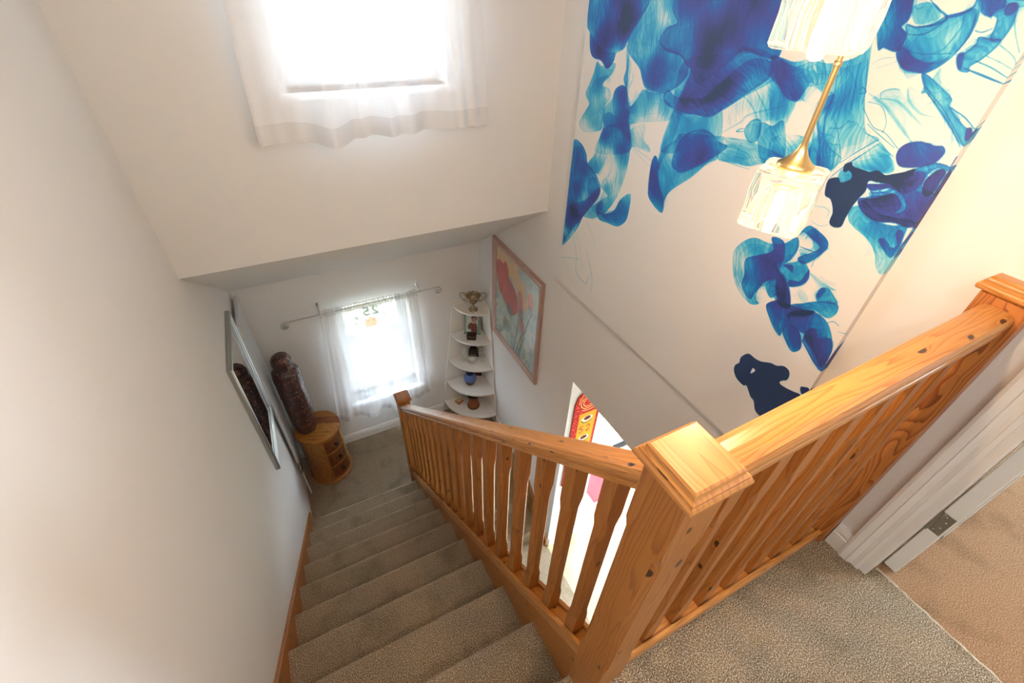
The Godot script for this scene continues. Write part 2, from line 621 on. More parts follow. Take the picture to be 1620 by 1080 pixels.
func doors_and_windows() -> void:
	var w := window_in_end_wall("window_1", 0.6, 1.2, -1.5, -0.47, ZF, -3.143, -0.91)
	var h := mb()
	h.box(Vector3(0.88, -1.405, -3.005), Vector3(0.90, -1.375, -2.99), 0.003)
	h.box(Vector3(0.885, -1.40, -2.995), Vector3(0.985, -1.385, -2.98), 0.004)
	put("handle", h, M.chrome, w)
	window_in_end_wall("window_2", 0.62, 1.27, 1.22, 2.25, ZU, -2.098, 1.86, 0.022)
	# bedroom window, out of the picture, which lights that room
	var o := Node3D.new()
	o.name = "window_3"
	add_child(o)
	o.set_meta("kind", "structure")
	var b := mb()
	for e in [[Vector3(4.42, 1.0, 0.5), Vector3(4.47, 1.05, 1.9)], [Vector3(4.42, 2.15, 0.5), Vector3(4.47, 2.2, 1.9)], [Vector3(4.42, 1.05, 0.5), Vector3(4.47, 2.15, 0.55)], [Vector3(4.42, 1.05, 1.85), Vector3(4.47, 2.15, 1.9)], [Vector3(4.42, 1.05, 1.17), Vector3(4.47, 2.15, 1.23)]]:
		b.box(e[0], e[1], 0.005)
	put("frame", b, M.upvc, o)
	var g := mb()
	g.box(Vector3(4.44, 1.05, 0.55), Vector3(4.447, 2.15, 1.85))
	put("pane", g, M.glass, o)
	# porch side window, out of the picture
	var o4 := Node3D.new()
	o4.name = "window_4"
	add_child(o4)
	o4.set_meta("kind", "structure")
	var b4 := mb()
	for e in [[Vector3(4.22, -1.7, -1.7), Vector3(4.27, -1.65, 0.3)], [Vector3(4.22, -0.55, -1.7), Vector3(4.27, -0.5, 0.3)], [Vector3(4.22, -1.65, -1.7), Vector3(4.27, -0.55, -1.65)], [Vector3(4.22, -1.65, 0.25), Vector3(4.27, -0.55, 0.3)]]:
		b4.box(e[0], e[1], 0.005)
	put("frame", b4, M.upvc, o4)
	var g4 := mb()
	g4.box(Vector3(4.24, -1.65, -1.65), Vector3(4.247, -0.55, 0.25))
	put("pane", g4, M.glass, o4)

	# door 1: lining and architrave of the bedroom doorway, the leaf taken off
	var d := Node3D.new()
	d.name = "door_1"
	add_child(d)
	d.set_meta("kind", "structure")
	var jamb := mb()
	jamb.box(Vector3(W - 0.004, YL - 0.01, 0.205), Vector3(1.957, 2.17, 0.240), 0.002)
	jamb.box(Vector3(W - 0.004, YL - 0.01, 1.01), Vector3(1.957, 2.17, 1.045), 0.002)
	jamb.box(Vector3(W - 0.004, 2.140, 0.240), Vector3(1.957, 2.17, 1.01), 0.002)
	jamb.box(Vector3(1.875, YL - 0.01, 0.998), Vector3(1.915, 2.14, 1.01), 0.002)
	put("jamb", jamb, M.white, d)
	# the door stands open into the bedroom, its hinged edge towards the landing
	var leaf := mb()
	leaf.box(Vector3(1.926, YL + 0.012, 0.244), Vector3(2.686, 2.132, 0.281), 0.002)
	for e in [[0.3, 0.95], [1.1, 2.0]]:
		for s in [0, 1]:
			var x0: float = 2.02 + s * 0.31
			for q in [[x0, e[0], x0 + 0.02, e[1]], [x0 + 0.24, e[0], x0 + 0.26, e[1]], [x0, e[0], x0 + 0.26, e[0] + 0.02], [x0, e[1] - 0.02, x0 + 0.26, e[1]]]:
				leaf.box(Vector3(q[0], q[1], 0.28), Vector3(q[2], q[3], 0.286), 0.002)
	put("leaf", leaf, M.white, d)
	var prof := PackedVector2Array([Vector2(0, 0), Vector2(0.066, 0), Vector2(0.066, 0.010), Vector2(0.056, 0.0125), Vector2(0.054, 0.010), Vector2(0.044, 0.010), Vector2(0.038, 0.0145), Vector2(0.030, 0.019), Vector2(0.028, 0.016), Vector2(0.026, 0.019), Vector2(0.010, 0.021), Vector2(0.002, 0.018), Vector2(0, 0.014)])
	for s in [0, 1]:
		var a := mb()
		var z0 := 0.152 if s == 0 else 1.098
		var k := 1.0 if s == 0 else -1.0
		a.prism(prof, Vector3(W, YL - 0.005, z0), Vector3.BACK * k, Vector3.LEFT, Vector3(0, 2.21 - YL, 0))
		a.prism(prof, Vector3(1.957, YL - 0.01, z0), Vector3.BACK * k, Vector3.RIGHT, Vector3(0, 2.21 - YL, 0))
		put("architrave", a, M.white, d)
	var hd := mb(Vector3.BACK)
	hd.prism(prof, Vector3(W, 2.236, 0.218), Vector3.DOWN, Vector3.LEFT, Vector3(0, 0, 0.809))
	put("architrave", hd, M.white, d)
	# lower hinge on the edge of the leaf
	var hi := mb()
	hi.box(Vector3(1.9245, 0.385, 0.249), Vector3(1.927, 0.469, 0.277), 0.0008)
	hi.tube([Vector3(1.921, 0.385, 0.244), Vector3(1.921, 0.469, 0.244)], [0.0045], 10)
	put("hinge", hi, M.steel, d)
	for y in [0.397, 0.415, 0.441, 0.458]:
		var sc := mb()
		sc.lathe([Vector2(0.0, 0.0), Vector2(0.003, 0.0), Vector2(0.003, 0.001), Vector2(0.0, 0.0014)], Vector3(0, 0, 0), 10)
		var so := put("screw", sc, M.chrome, d)
		so.transform = Transform3D(Basis(Vector3.BACK, PI / 2), Vector3(1.9245, y, 0.258 + (0.009 if y in [0.415, 0.441] else 0.0)))

	# door 2: the white front door of the porch
	var f := Node3D.new()
	f.name = "door_2"
	add_child(f)
	f.set_meta("kind", "structure")
	var fr := mb()
	sash(fr, Vector2(2.46, YG), Vector2(3.44, -0.5), -2.13, -2.04, 0.06)
	put("frame", fr, M.upvc, f)
	var lf := mb()
	sash(lf, Vector2(2.53, YG + 0.03), Vector2(3.37, -0.57), -2.115, -2.06, 0.1)
	lf.box(Vector3(2.63, -1.75, -2.11), Vector3(3.27, -1.65, -2.065), 0.005)
	put("leaf", lf, M.upvc, f)
	for e in [[-2.46, -1.75], [-1.65, -0.66]]:
		var pn := mb()
		pn.box(Vector3(2.63, e[0], -2.09), Vector3(3.27, e[1], -2.084))
		put("pane", pn, M.glass, f)
	var th := mb(Vector3.RIGHT)
	th.box(Vector3(3.12, YG, -2.05), Vector3(3.44, YG + 0.02, -1.985), 0.004)
	put("threshold", th, M.black, f)


# ---------------------------------------------------------------- stairs and balustrades

func line_x(z: float) -> float:      # centre of the stair balustrade
	return 0.93 + (z - 0.055) * 0.01566


func nose(z: float) -> float:        # height of the line through the nosings
	return (z - ZN) * RISE / GOING


func step_shape(y: float, z: float, x0: float, x1: float, run: float, drop: float, sgn := 1.0) -> MB:
	# carpet wrapped over one tread and its riser; sgn -1 for the flight that goes down the other way
	var pr := [Vector2(run, y), Vector2(0.022, y), Vector2(0.012, y - 0.0015), Vector2(0.005, y - 0.006), Vector2(0.001, y - 0.013), Vector2(0.0, y - 0.021), Vector2(0.003, y - 0.031), Vector2(0.010, y - 0.039), Vector2(0.016, y - 0.05), Vector2(0.018, y - drop), Vector2(run, y - drop)]
	var poly := PackedVector2Array()
	for q in pr:
		poly.append(q)
	var b := mb()
	var cap0 := Vector3(x0, 0, z)
	# smooth skin
	b.sheet(1, pr.size() - 2, func(a: float, c: float) -> Vector3:
		var q: Vector2 = pr[roundi(c * (pr.size() - 2))]
		return Vector3(lerpf(x0, x1, a if sgn > 0.0 else 1.0 - a), q.y, z + q.x * sgn))
	b.prism(poly, cap0, Vector3.BACK * sgn, Vector3.UP, Vector3(0.0005, 0, 0))
	b.prism(poly, Vector3(x1, 0, z), Vector3.BACK * sgn, Vector3.UP, Vector3(-0.0005, 0, 0))
	b.face([Vector3(x0, y - drop, z + 0.018 * sgn), Vector3(x1, y - drop, z + 0.018 * sgn), Vector3(x1, y - drop, z + run * sgn), Vector3(x0, y - drop, z + run * sgn)], Vector3(x0, y, z))
	b.face([Vector3(x0, y, z + run * sgn), Vector3(x1, y, z + run * sgn), Vector3(x1, y - drop, z + run * sgn), Vector3(x0, y - drop, z + run * sgn)], Vector3(x0, y, z))
	return b


func slanted(b: MB, xa: float, xb: float, z0: float, z1: float, lo: float, hi: float, skew := true, r := 0.0, lift_lo := 0.0, lift_hi := 0.0) -> void:
	# a board that follows the pitch of the stairs between z0 and z1; lo, hi above the nosing line; xa, xb beside the centre line or absolute
	var rings := []
	var c0 := r
	for e in 2:
		var z := z0 if e == 0 else z1
		var x := line_x(z) if skew else 0.0
		var y := nose(z) + lo + lift_lo * e
		var t := nose(z) + hi + lift_hi * e
		rings.append([Vector3(x + xa + c0, y, z), Vector3(x + xb - c0, y, z), Vector3(x + xb, y + c0, z), Vector3(x + xb, t - c0, z), Vector3(x + xb - c0, t, z), Vector3(x + xa + c0, t, z), Vector3(x + xa, t - c0, z), Vector3(x + xa, y + c0, z)])
	b.loft(rings)


func stairs() -> void:
	var t := thing("staircase", "upper flight of stairs in fitted grey-beige carpet between pine side boards", "staircase", Vector3(0, 0, 0))
	for k in 10:
		var y := -(9 - k) * RISE
		var z := ZN - (9 - k) * GOING
		put("step", step_shape(y, z, 0.014, line_x(z) - 0.022, 0.25 if k < 9 else 0.262, RISE), M.carpet, t)
	var r := mb()
	r.box(Vector3(0.014, 0.0, 0.262), Vector3(0.9, YL - 0.03, 0.30))
	put("riser", r, M.carpet, t)
	var d := Vector3(0, RISE, GOING)
	var ls := mb(d)
	slanted(ls, 0.001, 0.016, -2.16, 0.27, -0.2, 0.048, false, 0.002)
	put("string", ls, M.pine_amber, t)
	var rs := mb(d)
	slanted(rs, -0.031, 0.004, -2.133, 0.015, -0.28, 0.025, true, 0.0, 0.0, 0.105)
	put("string", rs, M.pine_amber, t)
	var so := mb()
	so.prism(PackedVector2Array([Vector2(-2.06, -2.05), Vector2(-2.06, -2.25), Vector2(0.262, -0.25), Vector2(0.262, 0.0), Vector2(0.2, 0.0)]), Vector3(0.002, 0, 0), Vector3.BACK, Vector3.UP, Vector3(0.868, 0, 0))
	put("soffit", so, M.paint, t)
	# lower flight, along the mural wall
	var u := thing("staircase", "short lower flight of carpeted steps seen through the stair balusters", "staircase", Vector3(0, 0, 0))
	for k in 3:
		var y := YM - k * RISE
		var z := -1.93 + k * 0.23
		put("step", step_shape(y, z, 0.96, W - 0.018, 0.26, RISE if k < 2 else 0.18, -1.0), M.carpet, u)
	var ws := mb(Vector3(0, -RISE, 0.23))
	ws.prism(PackedVector2Array([Vector2(-1.97, YM + 0.13), Vector2(-1.95, YM + 0.13), Vector2(-1.37, YG + 0.1), Vector2(-1.37, YG), Vector2(-1.97, YG)]), Vector3(W, 0, 0), Vector3.BACK, Vector3.UP, Vector3(-0.017, 0, 0))
	put("string", ws, M.pine_amber, u)


func newel_rings(c: Vector2, h: float, y0: float, y1: float, s0: float, s1: float, cut: float) -> Array:
	var out := []
	for e in [[y0, 0.002], [s0 - 0.03, 0.002], [s0, cut], [s1, cut], [s1 + 0.03, 0.002], [y1, 0.002]]:
		var q: float = e[1]
		var ring := []
		for a in [[-h + q, -h], [h - q, -h], [h, -h + q], [h, h - q], [h - q, h], [-h + q, h], [-h, h - q], [-h, -h + q]]:
			ring.append(Vector3(c.x + a[0], e[0], c.y + a[1]))
		out.append(ring)
	return out


func cap_rings(c: Vector2, y: float, s: float, half := false) -> Array:
	# stepped square cap, s times the size of a 120 mm cap
	var out := []
	for e in [[0.046, 0.0], [0.058, 0.004], [0.0605, 0.008], [0.0605, 0.014], [0.058, 0.018], [0.0555, 0.019], [0.0555, 0.023], [0.050, 0.026], [0.049, 0.029], [0.049, 0.033], [0.0455, 0.036]]:
		var h: float = e[0] * s
		var x0 := c.x - h
		var x1 := c.x + h
		if half:
			x1 = W
		out.append([Vector3(x0, y + e[1] * s, c.y - h), Vector3(x1, y + e[1] * s, c.y - h), Vector3(x1, y + e[1] * s, c.y + h), Vector3(x0, y + e[1] * s, c.y + h)])
	return out


func rail_profile() -> Array:
	# cross-section of the handrail: (across, up), domed top and a groove each side
	return [Vector2(-0.031, 0.0), Vector2(0.031, 0.0), Vector2(0.031, 0.011), Vector2(0.027, 0.016), Vector2(0.029, 0.021), Vector2(0.034, 0.028), Vector2(0.034, 0.040), Vector2(0.029, 0.050), Vector2(0.018, 0.0545), Vector2(0.0, 0.056), Vector2(-0.018, 0.0545), Vector2(-0.029, 0.050), Vector2(-0.034, 0.040), Vector2(-0.034, 0.028), Vector2(-0.029, 0.021), Vector2(-0.027, 0.016), Vector2(-0.031, 0.011)]


func rail(a: Vector3, b_: Vector3, across: Vector3) -> MB:
	var b := mb(b_ - a)
	var pr := rail_profile()
	var d := b_ - a
	# flat skin, smooth over the dome
	b.us = 4.0
	var poly := PackedVector2Array()
	for q in pr:
		poly.append(q)
	b.prism(poly, a, across, Vector3.UP, d)
	return b


func baluster(lo: Vector3, hi_left: float, slope: Vector2, h: float) -> MB:
	# square with long chamfers between the stops; ends cut to the slope (dy per metre along z, x)
	var b := mb(Vector3.UP)
	var y0 := lo.y
	var y1 := hi_left
	var rings := []
	for e in [[y0, 0.0015], [y0 + 0.11, 0.0015], [y0 + 0.15, 0.009], [y1 - 0.19, 0.009], [y1 - 0.15, 0.0015], [y1, 0.0015]]:
		var q: float = e[1]
		var ring := []
		for a in [[-h + q, -h], [h - q, -h], [h, -h + q], [h, h - q], [h - q, h], [-h + q, h], [-h, h - q], [-h, -h + q]]:
			ring.append(Vector3(lo.x + a[0], e[0] + a[0] * slope.x + a[1] * slope.y, lo.z + a[1]))
		rings.append(ring)
	b.loft(rings)
	return b


func balustrades() -> void:
	var t := thing("stair_balustrade", "varnished pine banister down the stairs, with square balusters between two newel posts", "banister")
	var top := Vector2(0.925, 0.060)
	var low := Vector2(0.899, -2.178)
	var b := mb()
	b.loft(newel_rings(top, 0.045, -0.35, 1.052, 0.33, 0.86, 0.012))
	var nw := put("newel_post", b, M.pine_amber, t)
	b = mb(Vector3.BACK)
	b.loft(cap_rings(top, 1.05, 1.0))
	put("newel_cap", b, M.pine, nw)
	b = mb()
	b.loft(newel_rings(low, 0.0445, YM - 0.3, -0.918, -1.65, -1.12, 0.010))
	nw = put("newel_post", b, M.pine_amber, t)
	b = mb(Vector3.BACK)
	b.loft(cap_rings(low, -0.918, 0.93))
	put("newel_cap", b, M.pine_amber, nw)
	# handrail, base rail
	var za := low.y + 0.045
	var zb := top.y - 0.045
	put("handrail", rail(Vector3(line_x(za), nose(za) + 0.862, za), Vector3(line_x(zb), nose(zb) + 0.95, zb), Vector3.RIGHT), M.pine, t)
	b = mb(Vector3(0, RISE, GOING))
	slanted(b, -0.034, 0.034, za, zb, 0.022, 0.070, true, 0.006, 0.105, 0.105)
	slanted(b, -0.034, -0.020, za, zb, 0.066, 0.088, true, 0.002, 0.105, 0.105)
	slanted(b, 0.020, 0.034, za, zb, 0.066, 0.088, true, 0.002, 0.105, 0.105)
	put("base_rail", b, M.pine, t)
	var sl := RISE / GOING
	for k in 18:
		var z := -0.06 - 0.1155 * k
		put("baluster", baluster(Vector3(line_x(z), nose(z) + lerpf(0.168, 0.063, -z / 2.14), z), nose(z) + lerpf(0.955, 0.867, -z / 2.14), Vector2(0, sl + 0.045), 0.0195), M.pine_amber, t)

	t = thing("landing_balustrade", "varnished pine guard rail across the landing edge ending in a half post", "banister")
	var hc := Vector2(1.862, 0.058)
	b = mb()
	b.loft([[Vector3(1.802, YL, 0.012), Vector3(W, YL, 0.012), Vector3(W, YL, 0.104), Vector3(1.802, YL, 0.104)], [Vector3(1.802, 1.102, 0.012), Vector3(W, 1.102, 0.012), Vector3(W, 1.102, 0.104), Vector3(1.802, 1.102, 0.104)]])
	nw = put("half_newel", b, M.pine_bold, t)
	b = mb(Vector3.BACK)
	b.loft(cap_rings(hc, 1.10, 1.0, true))
	put("newel_cap", b, M.pine, nw)
	var ra := Vector3(0.97, 0.985, 0.058)
	var rb := Vector3(1.802, 1.028, 0.058)
	put("handrail", rail(ra, rb, Vector3.BACK), M.pine, t)
	b = mb(Vector3.RIGHT)
	b.box(Vector3(0.97, YL, 0.022), Vector3(1.802, YL + 0.042, 0.094), 0.006)
	b.box(Vector3(0.97, YL + 0.04, 0.022), Vector3(1.802, YL + 0.055, 0.036), 0.002)
	b.box(Vector3(0.97, YL + 0.04, 0.080), Vector3(1.802, YL + 0.055, 0.094), 0.002)
	put("base_rail", b, M.pine, t)
	for k in 7:
		var x := 0.97 + 0.832 * (k + 1) / 8.0
		put("baluster", baluster(Vector3(x, YL + 0.038, 0.058), lerpf(ra.y, rb.y, (k + 1) / 8.0) + 0.008, Vector2(0.05, 0), 0.0195), M.pine_amber, t)


# ---------------------------------------------------------------- the ink mural

const TW := 1024
const TH := 1480
var ink := PackedFloat32Array()
var warp: FastNoiseLite
var fibre: FastNoiseLite
var slow: FastNoiseLite


func _curve(l: Array, closed: bool, per: int) -> Array:
	var p := []
	for i in range(0, l.size(), 2):
		p.append(Vector2(l[i], l[i + 1]))
	return smooth(p, per, closed)


func _line(p: Array, w: float, d: float, taper: bool) -> void:
	# soft pen: kernel stamps that add up to d in the middle of the line
	var r := maxf(w * 0.5, 1.1)
	var step := maxf(1.0, r / 2.5)
	var total := 0.0
	for i in p.size() - 1:
		total += (p[i] as Vector2).distance_to(p[i + 1])
	var run := 0.0
	var left := 0.0
	for i in p.size() - 1:
		var a: Vector2 = p[i]
		var b: Vector2 = p[i + 1]
		var l := a.distance_to(b)
		while left < l:
			var q := a.lerp(b, left / l)
			var rr := r
			var t := (run + left) / maxf(total, 1.0)
			if taper:
				rr = maxf(1.0, r * (0.35 + 0.65 * sin(PI * t)))
			else:
				rr = maxf(1.0, r * (0.8 + 0.5 * warp.get_noise_2d(q.x * 1.5, q.y * 1.5)))
			var amt := d * step / (1.0667 * rr)
			var x0 := maxi(0, int(q.x - rr))
			var x1 := mini(TW - 1, int(q.x + rr) + 1)
			for y in range(maxi(0, int(q.y - rr)), mini(TH - 1, int(q.y + rr) + 1) + 1):
				for x in range(x0, x1 + 1):
					var e := ((x - q.x) * (x - q.x) + (y - q.y) * (y - q.y)) / (rr * rr)
					if e < 1.0:
						ink[y * TW + x] += amt * (1.0 - e) * (1.0 - e)
			left += step
		left -= l
		run += l


func _blob(l: Array, d: float, edge: float, streak: float, ang: float) -> void:
	var p := _curve(l, true, 5)
	_fill(p, d * 0.86, streak, ang)
	if edge <= 0.0:
		return
	var c := Vector2.ZERO
	for q in p:
		c += q
	c /= p.size()
	var w := minf(d, 1.0)
	# further sheets of the same veil, folded over inside it
	if streak > 0.2:
		for k in 3:
			var s := 0.86 - 0.17 * k
			var inner := []
			for q in p:
				var g: Vector2 = c + (q - c) * s
				inner.append(g + Vector2(warp.get_noise_2d(g.x * 1.4 + 90.0 * k, g.y * 1.4), warp.get_noise_2d(g.x * 1.4, g.y * 1.4 + 90.0 * k + 300.0)) * 46.0 * (1.08 - s))
			_fill(inner, w * 0.2, streak, ang + 25.0 * (k - 1))
			inner.append(inner[0])
			_line(inner, 2.2 if k != 1 else 4.0, w * streak * 0.4, false)
	p.append(p[0])
	_line(p, 3.0, edge * w * 1.15, false)
	# density gathers just inside the rim
	for e in [[0.95, 12.0, 0.16], [0.86, 34.0, 0.14]]:
		_line(p.map(func(q): return c + (q - c) * e[0]), e[1], edge * w * e[2], false)


func _fill(p: Array, d: float, streak: float, ang: float) -> void:
	var lo := 1e9
	var hi := -1e9
	for q in p:
		lo = minf(lo, q.y)
		hi = maxf(hi, q.y)
	var ca := cos(deg_to_rad(ang))
	var sa := sin(deg_to_rad(ang))
	for y in range(maxi(0, int(lo)), mini(TH - 1, int(hi) + 1)):
		var xs := []
		var yy := y + 0.5
		for i in p.size():
			var a: Vector2 = p[i]
			var b: Vector2 = p[(i + 1) % p.size()]
			if (a.y <= yy) != (b.y <= yy):
				xs.append(a.x + (yy - a.y) / (b.y - a.y) * (b.x - a.x))
		xs.sort()
		for k in range(0, xs.size() - 1, 2):
			var xa: float = xs[k]
			var xb: float = xs[k + 1]
			for x in range(maxi(0, int(xa)), mini(TW - 1, int(xb)) + 1):
				var cover := clampf(x + 1.0 - xa, 0.0, 1.0) * clampf(xb - x, 0.0, 1.0)
				var dd := d
				if streak > 0.04:
					var wv := warp.get_noise_2d(x, y)
					var al := x * ca + y * sa
					var ac := -x * sa + y * ca + wv * 14.0
					dd *= maxf(0.08, 1.0 + streak * (0.75 * fibre.get_noise_2d(al * 0.06, ac) + 2.2 * slow.get_noise_2d(x, y) + 0.3 * wv))
				ink[y * TW + x] += dd * cover


func _stroke(l: Array, w: float, d: float) -> void:
	_line(_curve(l, false, 6), w, d, true)


func mural() -> void:
	ink.resize(TW * TH)
	warp = noise(0.011, 2, FastNoiseLite.TYPE_SIMPLEX_SMOOTH, 41)
	slow = noise(0.006, 2, FastNoiseLite.TYPE_SIMPLEX_SMOOTH, 43)
	fibre = noise(0.13, 3, FastNoiseLite.TYPE_SIMPLEX_SMOOTH, 42)
	_blob([-23,422,-16,481,-3,544,4,603,21,619,30,653,47,675,94,680,126,696,151,676,158,655,189,640,199,624,212,598,236,566,258,537,258,477,251,427], 1.5, 0.5, 0.5, 85)
	_blob([23,622,71,645,116,657,155,655,151,676,126,696,94,680,47,675], 0.6, 0.3, 0.3, 80)
	_blob([96,451,138,598,177,624,212,598,249,543,250,452], 0.5, 0.3, 0.5, 85)
	_blob([236,566,212,598,202,624,215,648,265,674,284,697,307,716,357,717,391,708,424,687,441,658,412,631,338,619,323,603,340,581,369,568,345,543,335,501,308,428,251,427,262,517], 0.85, 0.8, 0.55, 75)
	_blob([232,624,263,618,309,622,328,647,328,678,357,698,340,714,299,708,270,673], 0.25, 0.3, 0.7, 80)
	_blob([317,428,340,501,345,543,369,568,340,581,323,606,351,626,401,629,427,645,448,654,475,676,505,662,535,636,555,618,577,600,610,601,659,605,665,576,657,512,620,434], 1.5, 0.5, 0.3, 80)
	_blob([370,452,399,550,448,607,496,620,546,596,540,541,501,453], 0.3, 0.1, 0.4, 85)
	_blob([434,716,446,672,448,654,475,676,505,662,535,636,555,618,574,593,608,597,648,611,662,633,617,672,568,714,538,733,491,739,429,741], 0.75, 0.3, 0.6, 20)
	_blob([377,720,390,705,419,715,479,708,518,695,546,662,579,630,607,611,652,610,662,633,617,672,568,714,538,733,491,739,429,741,391,737], 0.75, 0.5, 0.4, 20)
	_blob([421,747,429,741,491,739,538,733,568,714,588,769,561,769,520,766,489,784,469,809,468,833,412,849,408,814,415,775], 0.62, 0.3, 0.3, 80)
	_blob([446,670,434,710,427,747,415,802,409,852,408,883,419,891,426,858,449,794,451,742,470,713], 0.45, 0.4, 0.3, 70)
	_blob([413,847,411,882,395,863,386,889,395,952,411,980,466,998,466,964,480,930,534,877,573,829,595,813,595,770,584,767,469,789,454,806,429,828], 0.58, 0.5, 0.4, 50)
	_blob([460,867,461,826,480,790,516,768,552,765,589,778,612,782,585,812,546,845,501,875,480,876], 1.05, 0.4, 0.35, 30)
	_blob([395,863,386,889,395,952,411,980,466,998,464,965,439,936,419,907,417,883], 0.8, 0.4, 0.5, 85)
	_blob([587,773,648,757,687,758,754,763,756,769,706,792,684,803,645,808,595,813], 0.55, 0.4, 0.7, 10)
	_blob([571,714,612,677,659,634,692,634,723,699,681,713,662,713,641,723,588,756], 0.13, 0.1, 1.0, 60)
	_stroke([571,714,612,677,650,646], 6.0, 0.3)
	_stroke([588,756,626,726,641,708,713,677], 6.0, 0.3)
	_stroke([612,677,643,693,667,714], 6.0, 0.3)
	_stroke([636,662,667,684,688,704], 6.0, 0.3)
	_stroke([662,650,686,685], 6.0, 0.3)
	_blob([644,731,656,715,675,715,682,748,664,758,646,745], 0.6, 0.8, 0.4, 80)
	_stroke([642,736,631,739,623,746,633,744,645,740], 5.1, 0.6)
	_blob([676,717,705,717,725,704,756,769,715,787,687,758], 0.5, 0.6, 0.5, 60)
	_stroke([599,811,646,811,687,809], 3.4, 0.5)
	_blob([75,686,105,693,162,678,155,703,117,738,154,746,163,767,145,789,144,840,135,862,54,884,21,868,42,830,62,802,37,778,52,745,67,713], 0.5, 0.5, 0.6, 85)
	_blob([198,631,215,648,222,680,230,726,253,770,282,744,297,721,343,720,383,713,382,726,424,743,418,768,364,783,311,798,290,806,268,819,288,883,129,927,149,859,141,802,173,765,179,742,208,725,225,730,209,709,213,681], 0.55, 0.4, 0.6, 75)
	_blob([179,742,208,725,229,733,235,775,257,785,256,822,207,814,177,779], 0.5, 0.5, 0.4, 80)
	_blob([139,821,169,803,213,813,273,837,279,855,213,832,160,845], 0.4, 0.3, 0.4, 60)
	_blob([410,677,431,633,551,608,606,592,659,605,674,636,619,677,569,716,540,736,492,740,425,746], 0.55, 0.1, 0.25, 20)
	_blob([568,714,617,672,662,633,672,605,691,619,726,691,688,710,655,717,608,740], 0.16, 0.05, 0.9, 60)
	_blob([344,452,377,565,440,633,506,645,571,611,614,588,636,556,600,453], 0.3, 0.1, 0.5, 85)
	_blob([-1,928,41,923,78,944,95,973,145,992,176,1016,180,1049,151,1097,110,1152,79,1219,2,1318,-16,1306,-1,1155,-5,1015], 0.8, 0.7, 0.7, 60)
	_blob([6,1159,108,1095,174,1028,178,1062,110,1152,66,1211,-2,1311,-1,1246], 0.85, 0.2, 0.4, 40)
	_blob([138,1005,176,1016,180,1049,148,1085,116,1061,112,1025], 0.5, 0.2, 0.3, 80)
	_blob([148,856,203,828,265,814,292,904,278,998,251,1059,214,1103,176,1112,186,1071,226,1039,193,1027,181,1014,216,969,218,936,194,909,176,960,145,992,96,978,129,929], 0.5, 0.5, 0.7, 75)
	_blob([185,1109,232,1096,271,1066,287,1028,321,996,333,1006,334,1066,316,1097,290,1114,248,1120,201,1128], 0.75, 0.5, 0.5, 30)
	_blob([110,1152,143,1107,204,1065,203,1101,172,1136], 0.35, 0.3, 0.6, 80)
	_stroke([61,1248,99,1311,114,1379,178,1394,190,1369], 3.6, 0.55)
	_stroke([160,1266,203,1331,218,1368,220,1413], 3.1, 0.6)
	_stroke([3,1370,102,1326,131,1317], 2.0, 0.6)
	_stroke([8,1367,67,1397], 2.0, 0.4)
	_stroke([82,1232,115,1273,149,1345], 2.0, 0.3)
	_stroke([134,1161,176,1196,208,1236], 1.5, 0.4)
	_stroke([8,1332,130,1451,171,1467], 1.0, 0.15)
	_stroke([114,1379,178,1394,190,1369,203,1331], 4.1, 0.3)
	_stroke([289,865,386,879], 3.1, 0.4)
	_stroke([299,872,383,896], 3.1, 0.25)
	_blob([270,832,329,799,333,835,369,853,364,862,319,862,285,867], 0.3, 0.3, 0.7, 60)
	_blob([662,601,705,611,733,600,773,597,807,585,825,567,823,554,850,626,859,646,881,684,907,690,886,714,863,737,856,760,833,767,802,764,798,730,789,698,780,667,780,643,748,636,735,665,707,650,663,636,648,602], 0.55, 0.5, 0.7, 80)
	_blob([780,667,787,650,802,642,804,678,816,708,838,725,862,735,855,757,829,765,807,715,792,691], 0.75, 0.3, 0.6, 85)
	_blob([648,602,702,604,756,594,778,638,749,630,735,665,693,653], 0.7, 0.2, 0.7, 60)
	_stroke([773,599,784,650,790,686,818,730,832,764], 5.5, 0.5)
	_stroke([786,600,800,639,802,679,823,729], 3.2, 0.6)
	_stroke([809,590,825,630,816,670,835,695,862,735], 2.3, 0.6)
	_stroke([820,588,836,645,842,658], 2.8, 0.9)
	_stroke([830,582,850,626,854,647], 2.3, 0.7)
	_stroke([840,627,843,622,852,628,842,632], 2.8, 0.9)
	_stroke([780,643,797,640,803,657], 2.8, 0.6)
	_stroke([818,693,838,688,845,674], 1.8, 0.8)
	_stroke([859,651,888,674,912,679,942,696], 1.8, 0.9)
	_stroke([862,641,886,643,905,663,907,680], 1.8, 0.7)
	_stroke([858,629,891,642,929,665,956,682], 12.0, 0.28)
	_stroke([879,633,906,632,940,648,963,660], 7.4, 0.25)
	_stroke([910,611,921,627,945,641,969,642], 7.4, 0.25)
	_stroke([841,588,852,579,870,575], 3.2, 0.35)
	_stroke([850,593,876,580], 1.8, 0.3)
	_stroke([879,633,876,624,888,617,901,616], 3.7, 0.4)
	_stroke([791,599,810,635,815,681], 2.3, 0.6)
	_stroke([801,595,820,643,823,679], 1.8, 0.5)
	_stroke([798,730,804,751,810,762], 2.8, 0.8)
	_stroke([805,731,823,746,829,765], 2.3, 0.7)
	_stroke([907,690,886,714,863,743], 2.3, 0.9)
	_stroke([881,686,908,693,945,711], 3.7, 0.3)
	_blob([712,740,749,722,791,722,802,758,729,776], 0.4, 0.2, 0.8, 40)
	_blob([663,636,707,650,735,665,727,724,712,740], 0.25, 0.2, 0.8, 60)
	_blob([864,640,876,624,888,617,899,615,914,624,912,611,932,614,962,630,977,656,961,657,964,678,952,684,925,666,886,641], 0.1, 0.05, 1.0, 45)
